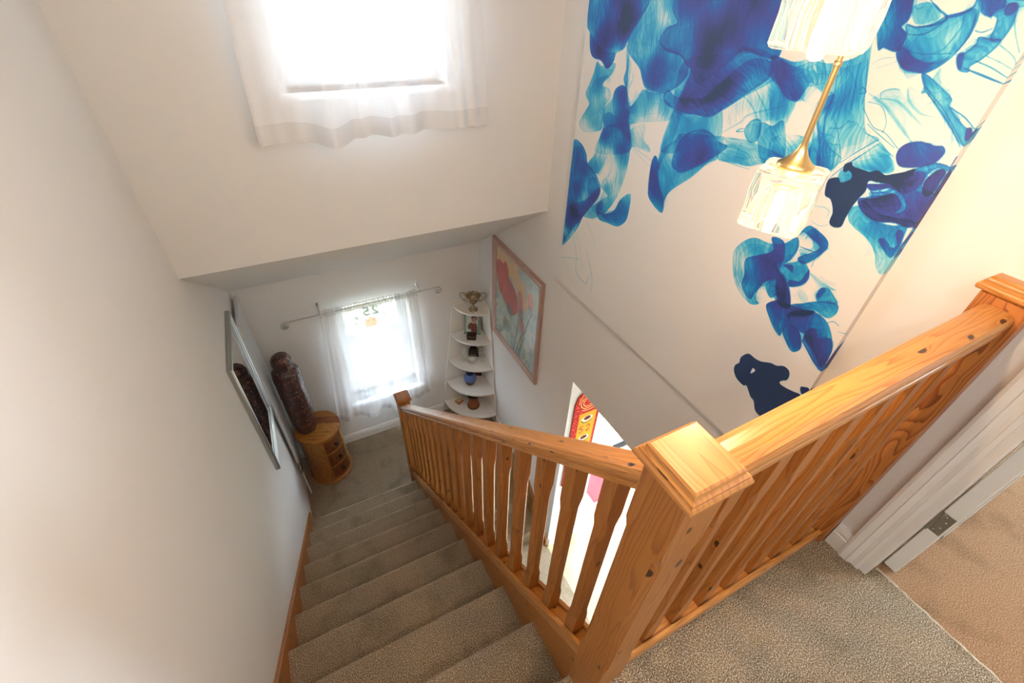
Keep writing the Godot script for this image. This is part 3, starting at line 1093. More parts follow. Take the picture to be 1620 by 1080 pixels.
	_blob([907,690,886,714,875,737,902,742,938,737,954,724,924,701], 0.22, 0.1, 0.9, 45)
	_blob([822,515,834,496,850,488,862,513,864,528,859,536,871,544,874,559,867,568,847,565,840,568,824,541,823,528], 1.9, 0.4, 0.45, 60)
	_blob([864,532,879,534,900,529,913,518,929,513,939,508,940,496,948,508,953,523,953,543,948,561,941,573,926,588,915,590,893,589,879,580,869,568,876,558,871,544], 0.55, 1.0, 0.5, 40)
	_blob([871,568,878,561,894,571,913,576,934,573,943,565,941,573,926,588,915,590,893,589,879,580], 0.7, 0.3, 0.4, 10)
	_blob([934,516,944,508,953,523,953,543,948,561,941,561,942,537], 0.4, 0.2, 0.5, 60)
	_blob([862,513,873,505,891,506,904,516,901,524,878,531], 0.35, 0.3, 0.6, 80)
	_stroke([867,533,883,534,904,529,914,520,898,511,881,501], 4.9, 1.0)
	_stroke([871,544,894,542,911,528,917,518], 3.3, 0.8)
	_stroke([914,520,932,513,941,504], 7.4, 1.1)
	_stroke([948,514,953,538,948,561], 4.9, 0.7)
	_stroke([934,516,938,530,931,556,920,564], 3.3, 0.5)
	_stroke([880,565,907,566,943,561], 2.5, 0.6)
	_stroke([968,576,993,581,1012,585,1027,588], 4.9, 1.3)
	_stroke([977,566,999,571,1024,580], 2.9, 0.9)
	_stroke([987,559,1006,564,1026,571], 2.5, 0.5)
	_stroke([994,545,1011,553,1022,561,1024,570], 2.0, 0.6)
	_stroke([990,511,1004,532,1020,551], 2.0, 0.5)
	_stroke([957,532,966,533,975,528], 2.9, 0.9)
	_stroke([979,626,1003,634,1025,647], 2.9, 1.1)
	_stroke([941,614,965,629,991,647,1021,673], 2.0, 0.9)
	_stroke([932,613,934,607,950,616,975,632,1024,670], 2.5, 0.8)
	_stroke([863,509,871,512,878,506], 2.5, 0.3)
	_blob([934,485,958,484,976,503,967,511,966,516,953,512,946,501], 2.0, 0.3, 0.4, 60)
	_blob([958,484,997,483,998,499,990,504,977,501], 0.5, 0.3, 0.7, 30)
	_blob([977,506,978,501,984,499,990,504,994,523,992,540,980,540,978,528,974,516,965,513,973,509], 0.7, 0.9, 0.4, 70)
	_blob([977,501,987,501,990,508,985,513,979,511], 1.5, 0.3, 0.2, 80)
	_blob([980,540,992,540,989,552,982,564,974,573,976,580,963,578,953,564,959,559,967,547,966,539], 0.8, 1.0, 0.5, 40)
	_blob([953,562,959,559,964,571,966,578,962,577], 1.4, 0.2, 0.2, 80)
	_blob([993,542,986,511,996,516,1020,551,1023,561,1009,554], 0.18, 0.1, 0.9, 80)
	_blob([979,561,993,547,1022,564,1025,580,996,576], 0.18, 0.1, 0.9, 30)
	_blob([920,592,927,591,955,604,975,615,979,626,1010,646,1021,648,1026,662,1024,670,1013,665,993,650,967,632,941,614,933,615,934,609], 0.75, 0.7, 0.5, 55)
	_blob([1015,649,1020,646,1025,658,1021,663], 1.5, 0.2, 0.1, 80)
	_blob([941,581,954,600,968,607,955,607,939,595], 0.35, 0.2, 0.7, 80)
	_blob([963,606,989,597,1005,590,990,601,972,612], 0.18, 0.1, 0.8, 10)
	_blob([947,710,944,697,951,686,965,679,978,678,990,679,999,677,1006,684,1004,696,998,705,981,715,959,720], 2.7, 0.4, 0.3, 30)
	_blob([876,753,874,742,883,736,888,741,903,742,919,742,930,736,945,739,957,733,968,727,982,717,977,734,955,749,944,753,925,756,928,772,924,787,920,806,919,828,919,845,907,851,896,846,893,826,879,807,866,804,860,790,859,775,873,767,882,773,895,763,893,754,885,750,881,754], 5.0, 0.3, 0.1, 80)
	_blob([873,767,872,754,885,750,893,754,895,763,882,773], 0.5, 0.3, 0.4, 80)
	_blob([925,762,955,749,982,717,1001,702,1021,701,1023,707,1008,707,1001,719,1004,740,1024,743,1024,756,1026,775,1025,794,1018,803,996,804,969,813,943,806,926,795,927,786,946,780,968,763,982,766,992,778,988,791,999,783,997,771,981,758,959,756,939,768], 1.1, 0.9, 0.7, 35)
	_blob([954,746,976,732,987,718,999,722,1000,742,989,756,967,753], 0.9, 0.2, 0.9, 60)
	_blob([1005,739,1003,730,1007,717,1013,708,1020,708,1023,712,1023,726,1023,741,1018,751,1010,748], 3.2, 0.3, 0.2, 80)
	_blob([926,795,936,788,961,799,992,797,1019,792,1025,797,1018,804,992,806,969,813,944,809], 1.2, 0.3, 0.4, 20)
	_blob([992,762,1000,749,1021,746,1027,773,1025,794,1004,792,1005,776], 0.6, 0.4, 0.8, 50)
	_blob([931,788,950,778,969,764,984,768,992,778,984,792,960,797], 0.45, 0.3, 0.7, 10)
	_blob([919,812,929,800,950,809,972,814,999,809,1015,802,1020,819,1021,851,1023,868,1021,894,1006,883,994,864,975,849,949,839,927,830], 0.6, 0.4, 0.6, 65)
	_blob([989,842,994,835,1005,840,1013,845,1019,837,1007,819,1011,812,1018,817,1023,840,1021,859,1012,858], 1.2, 0.4, 0.3, 80)
	_blob([1024,705,1023,689,1025,684,1028,692,1025,703], 2.0, 0.2, 0.1, 80)
	_stroke([861,766,879,739,911,696], 3.1, 0.8)
	_stroke([858,773,869,753,890,722], 2.2, 0.6)
	_stroke([936,696,895,680,877,672], 2.7, 0.8)
	_stroke([906,697,943,709], 4.0, 0.4)
	_stroke([930,766,941,773,929,761], 3.5, 1.0)
	_stroke([967,734,977,726,989,730,986,742], 3.1, 1.0)
	_stroke([941,770,963,763,967,753], 3.1, 1.0)
	_stroke([943,794,965,786,986,773], 2.2, 0.8)
	_stroke([854,829,874,824,886,828,886,841], 5.3, 0.3)
	_stroke([862,857,882,859,896,850], 2.7, 0.4)
	_blob([875,737,911,696,953,727,939,739,912,739], 0.25, 0.2, 0.9, 40)
	_blob([729,1012,725,987,739,959,763,940,801,936,832,921,850,899,862,917,858,946,845,964,845,979,864,987,885,1008,903,1044,883,1044,866,1032,853,1047,832,1028,838,1006,825,1020,817,1049,823,1070,833,1076,814,1088,778,1076,751,1054], 0.65, 0.8, 0.55, 70)
	_blob([772,1030,760,996,786,972,814,947,799,922,828,919,844,954,836,969,846,982,866,993,886,1012,902,1044,879,1052,859,1028,848,1004,836,1010,823,1025,815,1054,809,1078,782,1066,773,1050], 1.5, 0.4, 0.35, 50)
	_blob([852,891,862,868,881,869,905,877,914,889,910,907,898,929,885,943,871,936,895,910,901,895,877,887,858,882], 0.9, 0.8, 0.5, 50)
	_blob([851,961,867,949,882,938,900,946,908,963,905,982,890,996,878,1001,862,992,843,976], 0.45, 0.6, 0.5, 50)
	_blob([875,988,896,980,901,955,903,948,910,965,905,982,893,995,879,1001], 1.4, 0.3, 0.2, 80)
	_blob([850,965,867,956,874,970,865,968], 1.5, 0.2, 0.1, 80)
	_blob([853,1064,871,1044,902,1037,929,1032,951,1021,945,1037,914,1061,921,1076,946,1083,963,1109,960,1126,948,1133,924,1116,911,1104,910,1117,889,1107,867,1088,855,1075], 1.6, 0.6, 0.6, 60)
	_blob([905,1059,924,1038,952,1024,977,1026,998,1042,1018,1075,1022,1108,1023,1133,1004,1127,977,1109,959,1095,960,1073,952,1079,929,1078,914,1069], 1.1, 1.0, 0.6, 50)
	_blob([959,1086,959,1066,972,1055,984,1073,1006,1056,1019,1078,1020,1126,994,1106], 1.2, 0.3, 0.4, 60)
	_blob([902,1037,923,1020,945,1002,981,984,990,999,983,1018,967,1021,949,1018,929,1032], 0.65, 0.8, 0.6, 20)
	_blob([939,987,942,970,955,965,973,975,982,983,958,994,946,998], 0.5, 1.1, 0.4, 80)
	_blob([941,987,942,970,951,970,948,989,946,994], 1.2, 0.2, 0.2, 80)
	_blob([907,953,939,959,968,960,948,964,934,966], 0.35, 0.3, 0.5, 80)
	_blob([900,1004,910,994,929,1005,922,1017], 0.15, 0.05, 0.7, 80)
	_stroke([852,898,860,921,851,954], 3.4, 0.9)
	_stroke([984,1030,994,1020,1007,1023], 2.6, 0.9)
	_stroke([1010,1034,1023,1030,1026,1020], 3.0, 0.4)
	_stroke([730,988,754,1048,794,1075,830,1078], 1.7, 0.8)
	_stroke([739,988,761,1044,802,1071], 1.3, 0.6)
	_stroke([863,913,898,910], 3.4, 1.2)
	_stroke([904,940,903,917,909,898], 2.1, 0.8)
	_stroke([962,1100,996,1125,1021,1134], 2.6, -1.0)
	_stroke([965,1095,999,1118], 2.1, -0.9)
	_stroke([906,1046,930,1050,949,1073], 2.6, 1.0)
	_stroke([838,1024,874,1050], 2.1, 0.7)
	_stroke([843,1018,869,1046], 1.7, 0.6)
	_blob([849,1281,845,1264,852,1249,850,1234,857,1217,867,1208,882,1209,900,1206,922,1193,938,1189,951,1179,965,1180,972,1191,972,1205,962,1217,962,1225,979,1225,999,1220,1014,1217,1013,1246,1007,1318,998,1357,963,1345,943,1339,929,1318,916,1313,895,1293,887,1299,864,1295], 5.2, 0.2, 0.03, 80)
	_blob([890,1255,889,1237,898,1239], -5.2, 0, 0, 80)
	_blob([1008,1205,1006,1197,1011,1193,1021,1188,1023,1197,1016,1212], 4.3, 0.2, 0.05, 80)
	_stroke([972,1238,993,1234,1010,1228], 2.2, -0.9)
	_stroke([982,1244,998,1245], 1.6, -0.7)
	_blob([250,450,230,300,300,120,420,40,600,60,760,30,880,140,860,300,760,440,560,480,380,470], 1.5, 0.5, 0.4, 80)
	_blob([-10,470,-10,250,60,80,180,120,250,300,240,450], 1.2, 0.6, 0.5, 80)
	_blob([860,470,870,300,960,180,1040,230,1040,470,940,490], 0.9, 0.8, 0.5, 60)
	# how the paper looks under more and more ink
	var g := Gradient.new()
	g.offsets = PackedFloat32Array([0.0, 0.05, 0.12, 0.21, 0.32, 0.45, 0.60, 0.80, 0.92, 1.0])
	g.colors = PackedColorArray([Color(0.905, 0.895, 0.88), Color(0.72, 0.84, 0.87), Color(0.38, 0.74, 0.84), Color(0.11, 0.58, 0.79), Color(0.07, 0.44, 0.72), Color(0.13, 0.33, 0.66), Color(0.21, 0.27, 0.60), Color(0.18, 0.23, 0.50), Color(0.12, 0.21, 0.41), Color(0.105, 0.21, 0.37)])
	var lut := PackedByteArray()
	lut.resize(1024 * 3)
	for i in 1024:
		var c := g.sample(i / 1023.0)
		lut[i * 3] = int(c.r * 255.0)
		lut[i * 3 + 1] = int(c.g * 255.0)
		lut[i * 3 + 2] = int(c.b * 255.0)
	var px := PackedByteArray()
	px.resize(TW * TH * 3)
	for i in ink.size():
		var k := clampi(int(ink[i] * 262.0), 0, 1023) * 3
		px[i * 3] = lut[k]
		px[i * 3 + 1] = lut[k + 1]
		px[i * 3 + 2] = lut[k + 2]
	ink.clear()
	var m := mat(Color.WHITE, 0.55)
	m.albedo_texture = ImageTexture.create_from_image(Image.create_from_data(TW, TH, false, Image.FORMAT_RGB8, px))
	m.texture_repeat = false
	var b := mb()
	var xa := 1.822
	var z0 := -1.625
	var z1 := -0.175
	var y0 := 2.3 - TH / 706.2
	var y1 := 2.3
	b.quad_uv([Vector3(xa, y0, z0), Vector3(xa, y0, z1), Vector3(xa, y1, z1), Vector3(xa, y1, z0)], [Vector2(0, 1), Vector2(1, 1), Vector2(1, 0), Vector2(0, 0)], Vector3.LEFT)
	var e := 0.017
	b.quad_uv([Vector3(xa, y0, z1), Vector3(W, y0, z1), Vector3(W, y1, z1), Vector3(xa, y1, z1)], [Vector2(1, 1), Vector2(1 - e, 1), Vector2(1 - e, 0), Vector2(1, 0)], Vector3.BACK)
	b.quad_uv([Vector3(xa, y0, z0), Vector3(W, y0, z0), Vector3(W, y1, z0), Vector3(xa, y1, z0)], [Vector2(0, 1), Vector2(e, 1), Vector2(e, 0), Vector2(0, 0)], Vector3.FORWARD)
	b.quad_uv([Vector3(xa, y0, z0), Vector3(W, y0, z0), Vector3(W, y0, z1), Vector3(xa, y0, z1)], [Vector2(0, 1), Vector2(0, 1 - e), Vector2(1, 1 - e), Vector2(1, 1)], Vector3.DOWN)
	b.quad_uv([Vector3(xa, y1, z0), Vector3(W, y1, z0), Vector3(W, y1, z1), Vector3(xa, y1, z1)], [Vector2(0, 0), Vector2(0, e), Vector2(1, e), Vector2(1, 0)], Vector3.UP)
	var o := put("canvas_print", b, m)
	tag(o, "huge canvas print of blue ink swirling in water, on the white stairwell wall", "canvas print")


# ---------------------------------------------------------------- curtains

func cloth_mat(a: float) -> StandardMaterial3D:
	var m := mat(Color(0.97, 0.975, 0.98, a), 0.95)
	m.transparency = BaseMaterial3D.TRANSPARENCY_ALPHA
	m.metallic_specular = 0.1
	m.backlight_enabled = true
	m.backlight = Color(0.32, 0.32, 0.32)
	m.cull_mode = BaseMaterial3D.CULL_DISABLED
	return m


func hump(u: float, c: float, w: float) -> float:
	return exp(-((u - c) / w) * ((u - c) / w))


func curtains() -> void:
	var sheer := cloth_mat(0.76)
	var hem := cloth_mat(0.65)
	var low := func(u: float, v: float, dz: float) -> Vector3:
		var x := lerpf(lerpf(0.508, 1.262, u), lerpf(0.392, 1.294, u), v)
		var f := sin(TAU * (8.5 * u + 0.42 * sin(TAU * 1.6 * u + 0.8))) + 0.35 * sin(TAU * (17.0 * u + 0.3 * sin(TAU * 3.1 * u)))
		var am := lerpf(0.006, 0.021, smoothstep(0.0, 0.9, v)) * (0.5 + 0.5 * sin(TAU * 1.3 * u + 2.0) * v + 0.25)
		var ruff := 0.006 * sin(TAU * 41.0 * u + 2.0 * sin(TAU * 5.0 * u)) * pow(1.0 - v, 10.0)
		var out := smoothstep(0.35, 1.0, v) * (0.10 * hump(u, 0.36, 0.075) + 0.085 * hump(u, 0.58, 0.05) + 0.045 * hump(u, 0.76, 0.045) + 0.02 * hump(u, 0.12, 0.08))
		var y := -0.412 - 1.205 * v + 0.006 * sin(TAU * 33.0 * u) * pow(1.0 - v, 12.0)
		return Vector3(x, y, -2.822 + am * f + ruff + out + dz)
	var t := thing("sheer_curtain", "short sheer white curtain gathered on the scrolled rod over the lower window", "curtain")
	var b := mb()
	b.sheet(260, 60, func(u: float, v: float) -> Vector3: return low.call(u, v, 0.0))
	put("cloth", b, sheer, t)
	b = mb()
	b.sheet(260, 3, func(u: float, v: float) -> Vector3: return low.call(u, 0.955 + 0.045 * v, 0.0015))
	put("hem", b, hem, t)
	b = mb()
	b.sheet(260, 3, func(u: float, v: float) -> Vector3: return low.call(u, 0.012 + 0.035 * v, 0.012))
	put("rod_pocket", b, hem, t)

	t = thing("curtain_rod", "thin pale metal curtain rod with scrolled ends above the lower window", "curtain rod")
	b = mb()
	b.tube([Vector3(0.255, -0.442, -2.822), Vector3(1.445, -0.442, -2.822)], [0.0055], 10)
	put("bar", b, M.chrome, t)
	for s in [0, 1]:
		var p := []
		for i in 41:
			var a := i / 40.0
			var r := lerpf(0.036, 0.007, pow(a, 0.7))
			var an := PI / 2 + a * TAU * 1.55
			p.append(Vector3(r * cos(an), r * sin(an), 0))
		var sc := mb()
		var c := Vector3(0.255, -0.478, -2.822) if s == 0 else Vector3(1.445, -0.478, -2.822)
		sc.tube(p.map(func(q): return c + Vector3(q.x * (1.0 if s == 0 else -1.0), q.y, q.z)), [0.005], 8)
		sc.lathe([Vector2(0, -0.006), Vector2(0.006, -0.005), Vector2(0.008, 0), Vector2(0.006, 0.005), Vector2(0, 0.006)], c + Vector3(0.0, -0.007, 0.0), 10)
		put("scroll", sc, M.chrome, t)
		var x := 0.508 if s == 0 else 1.285
		var k := mb()
		k.tube([Vector3(x, -0.40, ZF), Vector3(x, -0.405, -2.85), Vector3(x, -0.415, -2.828), Vector3(x, -0.436, -2.822)], [0.005], 8)
		k.box(Vector3(x - 0.009, -0.425, ZF), Vector3(x + 0.009, -0.378, ZF + 0.004), 0.001)
		put("bracket", k, M.chrome, t)

	var up := func(u: float, v: float, dz: float) -> Vector3:
		var vv := v * 1.23
		var x := lerpf(lerpf(0.53, 1.37, u), lerpf(0.468, 1.438, u), v)
		var f := sin(TAU * (6.0 * u + 0.5 * sin(TAU * 1.3 * u + 2.4))) + 0.3 * sin(TAU * (13.0 * u + 0.3 * sin(TAU * 2.3 * u)))
		var am := lerpf(0.006, 0.016, smoothstep(0.0, 1.0, v))
		var out := smoothstep(0.5, 1.0, v) * (0.055 * hump(u, 0.29, 0.07) + 0.05 * hump(u, 0.55, 0.08) + 0.02 * hump(u, 0.8, 0.07) - 0.012 * hump(u, 0.42, 0.05))
		return Vector3(x, 2.29 - vv - 0.02 * hump(u, 0.29, 0.1) * v, -1.778 + am * f + out + dz)
	t = thing("sheer_curtain", "large sheer white curtain glowing in front of the upper window", "curtain")
	b = mb()
	b.sheet(220, 60, func(u: float, v: float) -> Vector3: return up.call(u, v, 0.0))
	put("cloth", b, sheer, t)
	b = mb()
	b.sheet(220, 3, func(u: float, v: float) -> Vector3: return up.call(u, 0.94 + 0.06 * v, 0.0015))
	put("hem", b, hem, t)
	b = mb()
	b.tube([Vector3(0.40, 2.27, -1.778), Vector3(1.48, 2.27, -1.778)], [0.006], 10)
	for x in [0.44, 1.44]:
		b.tube([Vector3(x, 2.27, ZU), Vector3(x, 2.27, -1.778)], [0.005], 8)
	put("rod", b, M.chrome, t)


# ---------------------------------------------------------------- pendants

func pendant(label: String, c: Vector3, turn: float, rod: float) -> void:
	# c is the middle of the glass cube
	var t := thing("pendant_lamp", label, "lamp", c)
	t.rotation.y = turn
	# heavy cast glass, faintly glowing from the bulb inside
	var g := mat(Color(1.0, 0.97, 0.92, 0.0), 0.02)
	g.refraction_enabled = true
	g.refraction_scale = 0.05
	g.emission_enabled = true
	g.emission = Color(1.0, 0.88, 0.70)
	g.emission_energy_multiplier = 0.2
	var h := 0.047
	var b := mb()
	# from the closed end of the cavity, down to its mouth, round the rim, up the dented walls and over the top
	var rings := []
	for e in [[0.55, 0.0, 0.0], [0.55, 0.55, 0.0], [0.2, 0.62, 0.0], [-0.95, 0.66, 0.0], [-1.0, 0.72, 0.2], [-1.0, 0.90, 1.0], [-0.97, 0.96, 1.0], [-0.90, 1.0, 1.0], [-0.3, 1.0, 1.0], [0.3, 1.0, 1.0], [0.90, 0.99, 1.0], [0.97, 0.95, 1.0], [1.0, 0.89, 1.0], [1.0, 0.0, 1.0]]:
		var ring := []
		for k in 48:
			var a := -TAU * k / 48.0
			var ca := cos(a)
			var sa := sin(a)
			var q := pow(pow(absf(ca), 9.0) + pow(absf(sa), 9.0), -1.0 / 9.0)
			q *= 1.0 + 0.022 * sin(3.0 * a + e[0] * 4.0) + 0.014 * cos(7.0 * a - e[0] * 6.0)
			q = lerpf(1.0, q, e[2])
			ring.append(Vector3(ca * q * h * e[1], e[0] * h, sa * q * h * e[1]))
		rings.append(ring)
	b.sheet(48, rings.size() - 1, func(u: float, v: float) -> Vector3: return rings[roundi(v * (rings.size() - 1))][roundi(u * 48) % 48], true)
	put("glass_shade", b, g, t)
	b = mb()
	b.lathe([Vector2(0.0, h * 1.0), Vector2(0.027, h * 1.0), Vector2(0.0275, h * 1.06), Vector2(0.027, h * 1.16), Vector2(0.022, h * 1.22), Vector2(0.013, h * 1.42), Vector2(0.007, h * 1.65), Vector2(0.0044, h * 1.82), Vector2(0.0042, h * 1.95 + rod), Vector2(0.0056, h * 1.95 + rod), Vector2(0.0056, h * 1.95 + rod + 0.006), Vector2(0.0, h * 1.95 + rod + 0.006)], Vector3.ZERO, 28)
	put("lamp_holder", b, M.brass, t)
	var roof := YC - c.y
	b = mb()
	b.tube([Vector3(0, h * 1.95 + rod, 0), Vector3(0, roof - 0.02, 0)], [0.0034], 10)
	put("stem", b, M.brass, t)
	b = mb()
	b.lathe([Vector2(0.0, roof - 0.035), Vector2(0.012, roof - 0.035), Vector2(0.03, roof - 0.028), Vector2(0.045, roof - 0.012), Vector2(0.047, roof), Vector2(0.0, roof)], Vector3.ZERO, 28)
	put("ceiling_rose", b, M.brass, t)
	var e := mat(Color(1, 0.95, 0.88), 0.4)
	e.emission_enabled = true
	e.emission = Color(1.0, 0.86, 0.66)
	e.emission_energy_multiplier = 6.0
	b = mb()
	b.lathe([Vector2(0.0, -h - 0.012), Vector2(0.007, -h - 0.010), Vector2(0.011, -h - 0.002), Vector2(0.013, -h + 0.012), Vector2(0.012, 0.0), Vector2(0.008, h * 0.5), Vector2(0.0, h * 0.5)], Vector3.ZERO, 20)
	put("bulb", b, e, t)
	var l := OmniLight3D.new()
	l.name = "glow"
	l.position = Vector3(0, -h * 0.35, 0)
	l.light_color = Color(1.0, 0.83, 0.64)
	l.light_energy = 0.19
	l.light_size = 0.012
	l.omni_range = 12.0
	l.omni_attenuation = 2.0
	l.shadow_enabled = true
	t.add_child(l, true)


func pendants() -> void:
	pendant("lit glass cube pendant hanging lower, full brass stem in front of the ink print", Vector3(1.232, 1.335, -0.157), 0.42, 0.095)
	pendant("lit glass cube pendant hanging higher and larger, bulb tip poking out below", Vector3(1.088, 1.598, -0.10), 0.42, 0.095)


func unseen_landing_light() -> void:
	# unseen flush ceiling lamp, out of view, placed to light the landing and stairwell
	var o := Node3D.new()
	o.name = "unseen_ceiling_light"
	o.set_meta("kind", "structure")
	o.position = Vector3(0.85, YC, 1.0)
	add_child(o)
	var b := mb()
	b.lathe([Vector2(0, -0.03), Vector2(0.17, -0.03), Vector2(0.18, -0.015), Vector2(0.18, 0.0), Vector2(0, 0.0)], Vector3.ZERO, 32)
	put("base", b, M.white, o)
	var m := mat(Color(1, 1, 1), 0.5)
	m.emission_enabled = true
	m.emission = Color(1.0, 0.99, 0.98)
	m.emission_energy_multiplier = 1.2
	b = mb()
	b.lathe([Vector2(0, -0.10), Vector2(0.06, -0.096), Vector2(0.11, -0.082), Vector2(0.15, -0.055), Vector2(0.168, -0.03), Vector2(0, -0.03)], Vector3.ZERO, 32)
	put("diffuser", b, m, o)
	var l := OmniLight3D.new()
	l.name = "glow"
	l.position = Vector3(0, -0.06, 0)
	l.light_color = Color(1.0, 0.99, 0.98)
	l.light_energy = 0.55
	l.light_size = 0.03
	l.omni_range = 14.0
	l.omni_attenuation = 2.0
	l.shadow_enabled = true
	o.add_child(l, true)


# ---------------------------------------------------------------- pictures painted into small images

func poly_fill(im: Image, l: Array, c: Color, a: float, mottle := 0.0, f: FastNoiseLite = null) -> void:
	var p := _curve(l, true, 4)
	var lo := 1e9
	var hi := -1e9
	for q in p:
		lo = minf(lo, q.y)
		hi = maxf(hi, q.y)
	for y in range(maxi(0, int(lo)), mini(im.get_height() - 1, int(hi)) + 1):
		var xs := []
		for i in p.size():
			var s: Vector2 = p[i]
			var e: Vector2 = p[(i + 1) % p.size()]
			if (s.y <= y + 0.5) != (e.y <= y + 0.5):
				xs.append(s.x + (y + 0.5 - s.y) / (e.y - s.y) * (e.x - s.x))
		xs.sort()
		for k in range(0, xs.size() - 1, 2):
			for x in range(maxi(0, int(xs[k])), mini(im.get_width() - 1, int(xs[k + 1])) + 1):
				var aa := a
				if mottle > 0.0:
					aa = clampf(a * (1.0 + mottle * f.get_noise_2d(x * 2.0, y)), 0.0, 1.0)
				im.set_pixel(x, y, im.get_pixel(x, y).lerp(c, aa))


func poly_line(im: Image, l: Array, w: float, c: Color, a: float, closed := false) -> void:
	var p := _curve(l, closed, 8)
	for i in p.size() - 1:
		var s: Vector2 = p[i]
		var e: Vector2 = p[i + 1]
		var n := maxi(1, int(s.distance_to(e) * 1.5))
		for k in n:
			var q := s.lerp(e, float(k) / n)
			for y in range(maxi(0, int(q.y - w)), mini(im.get_height() - 1, int(q.y + w)) + 1):
				for x in range(maxi(0, int(q.x - w)), mini(im.get_width() - 1, int(q.x + w)) + 1):
					if Vector2(x, y).distance_to(q) <= w * 0.5 + 0.3:
						im.set_pixel(x, y, im.get_pixel(x, y).lerp(c, a))


func print_mat(im: Image, rough := 0.6) -> StandardMaterial3D:
	var m := mat(Color.WHITE, rough)
	m.albedo_texture = ImageTexture.create_from_image(im)
	m.texture_repeat = false
	return m


func frame_strips(t: Node3D, o: Vector3, u: Vector3, v: Vector3, out: Vector3, w: float, h: float, fw: float, m: Material, deep: float) -> void:
	# four mitred mouldings of one frame, joined; o is the lower corner on the wall
	var pr := [[0.0, 0.0], [0.0, deep * 0.7], [fw * 0.12, deep * 0.95], [fw * 0.35, deep], [fw * 0.7, deep * 0.8], [fw * 0.78, deep * 0.66], [fw, deep * 0.5], [fw, 0.0]]
	var cs := [[0.0, 0.0, 1, 1], [w, 0.0, -1, 1], [w, h, -1, -1], [0.0, h, 1, -1]]
	var b := mb()
	for k in 4:
		var a = cs[k]
		var e = cs[(k + 1) % 4]
		b.grain = u if k % 2 == 0 else v
		b.off = Vector2(rng.randf(), rng.randf())
		var cen := o + u * w * 0.5 + v * h * 0.5
		for i in pr.size():
			var p = pr[i]
			var q = pr[(i + 1) % pr.size()]
			var f := []
			for s in [[a, p], [e, p], [e, q], [a, q]]:
				var c = s[0]
				var d = s[1]
				f.append(o + u * (c[0] + c[2] * d[0]) + v * (c[1] + c[3] * d[0]) + out * d[1])
			var mid: Vector3 = (f[0] + f[1] + f[2] + f[3]) / 4.0
			# middle of this moulding
			var core: Vector3 = o + u * ((a[0] + a[2] * fw * 0.5 + e[0] + e[2] * fw * 0.5) * 0.5) + v * ((a[1] + a[3] * fw * 0.5 + e[1] + e[3] * fw * 0.5) * 0.5) + out * deep * 0.4
			b.face(f, core)
	put("frame", b, m, t)


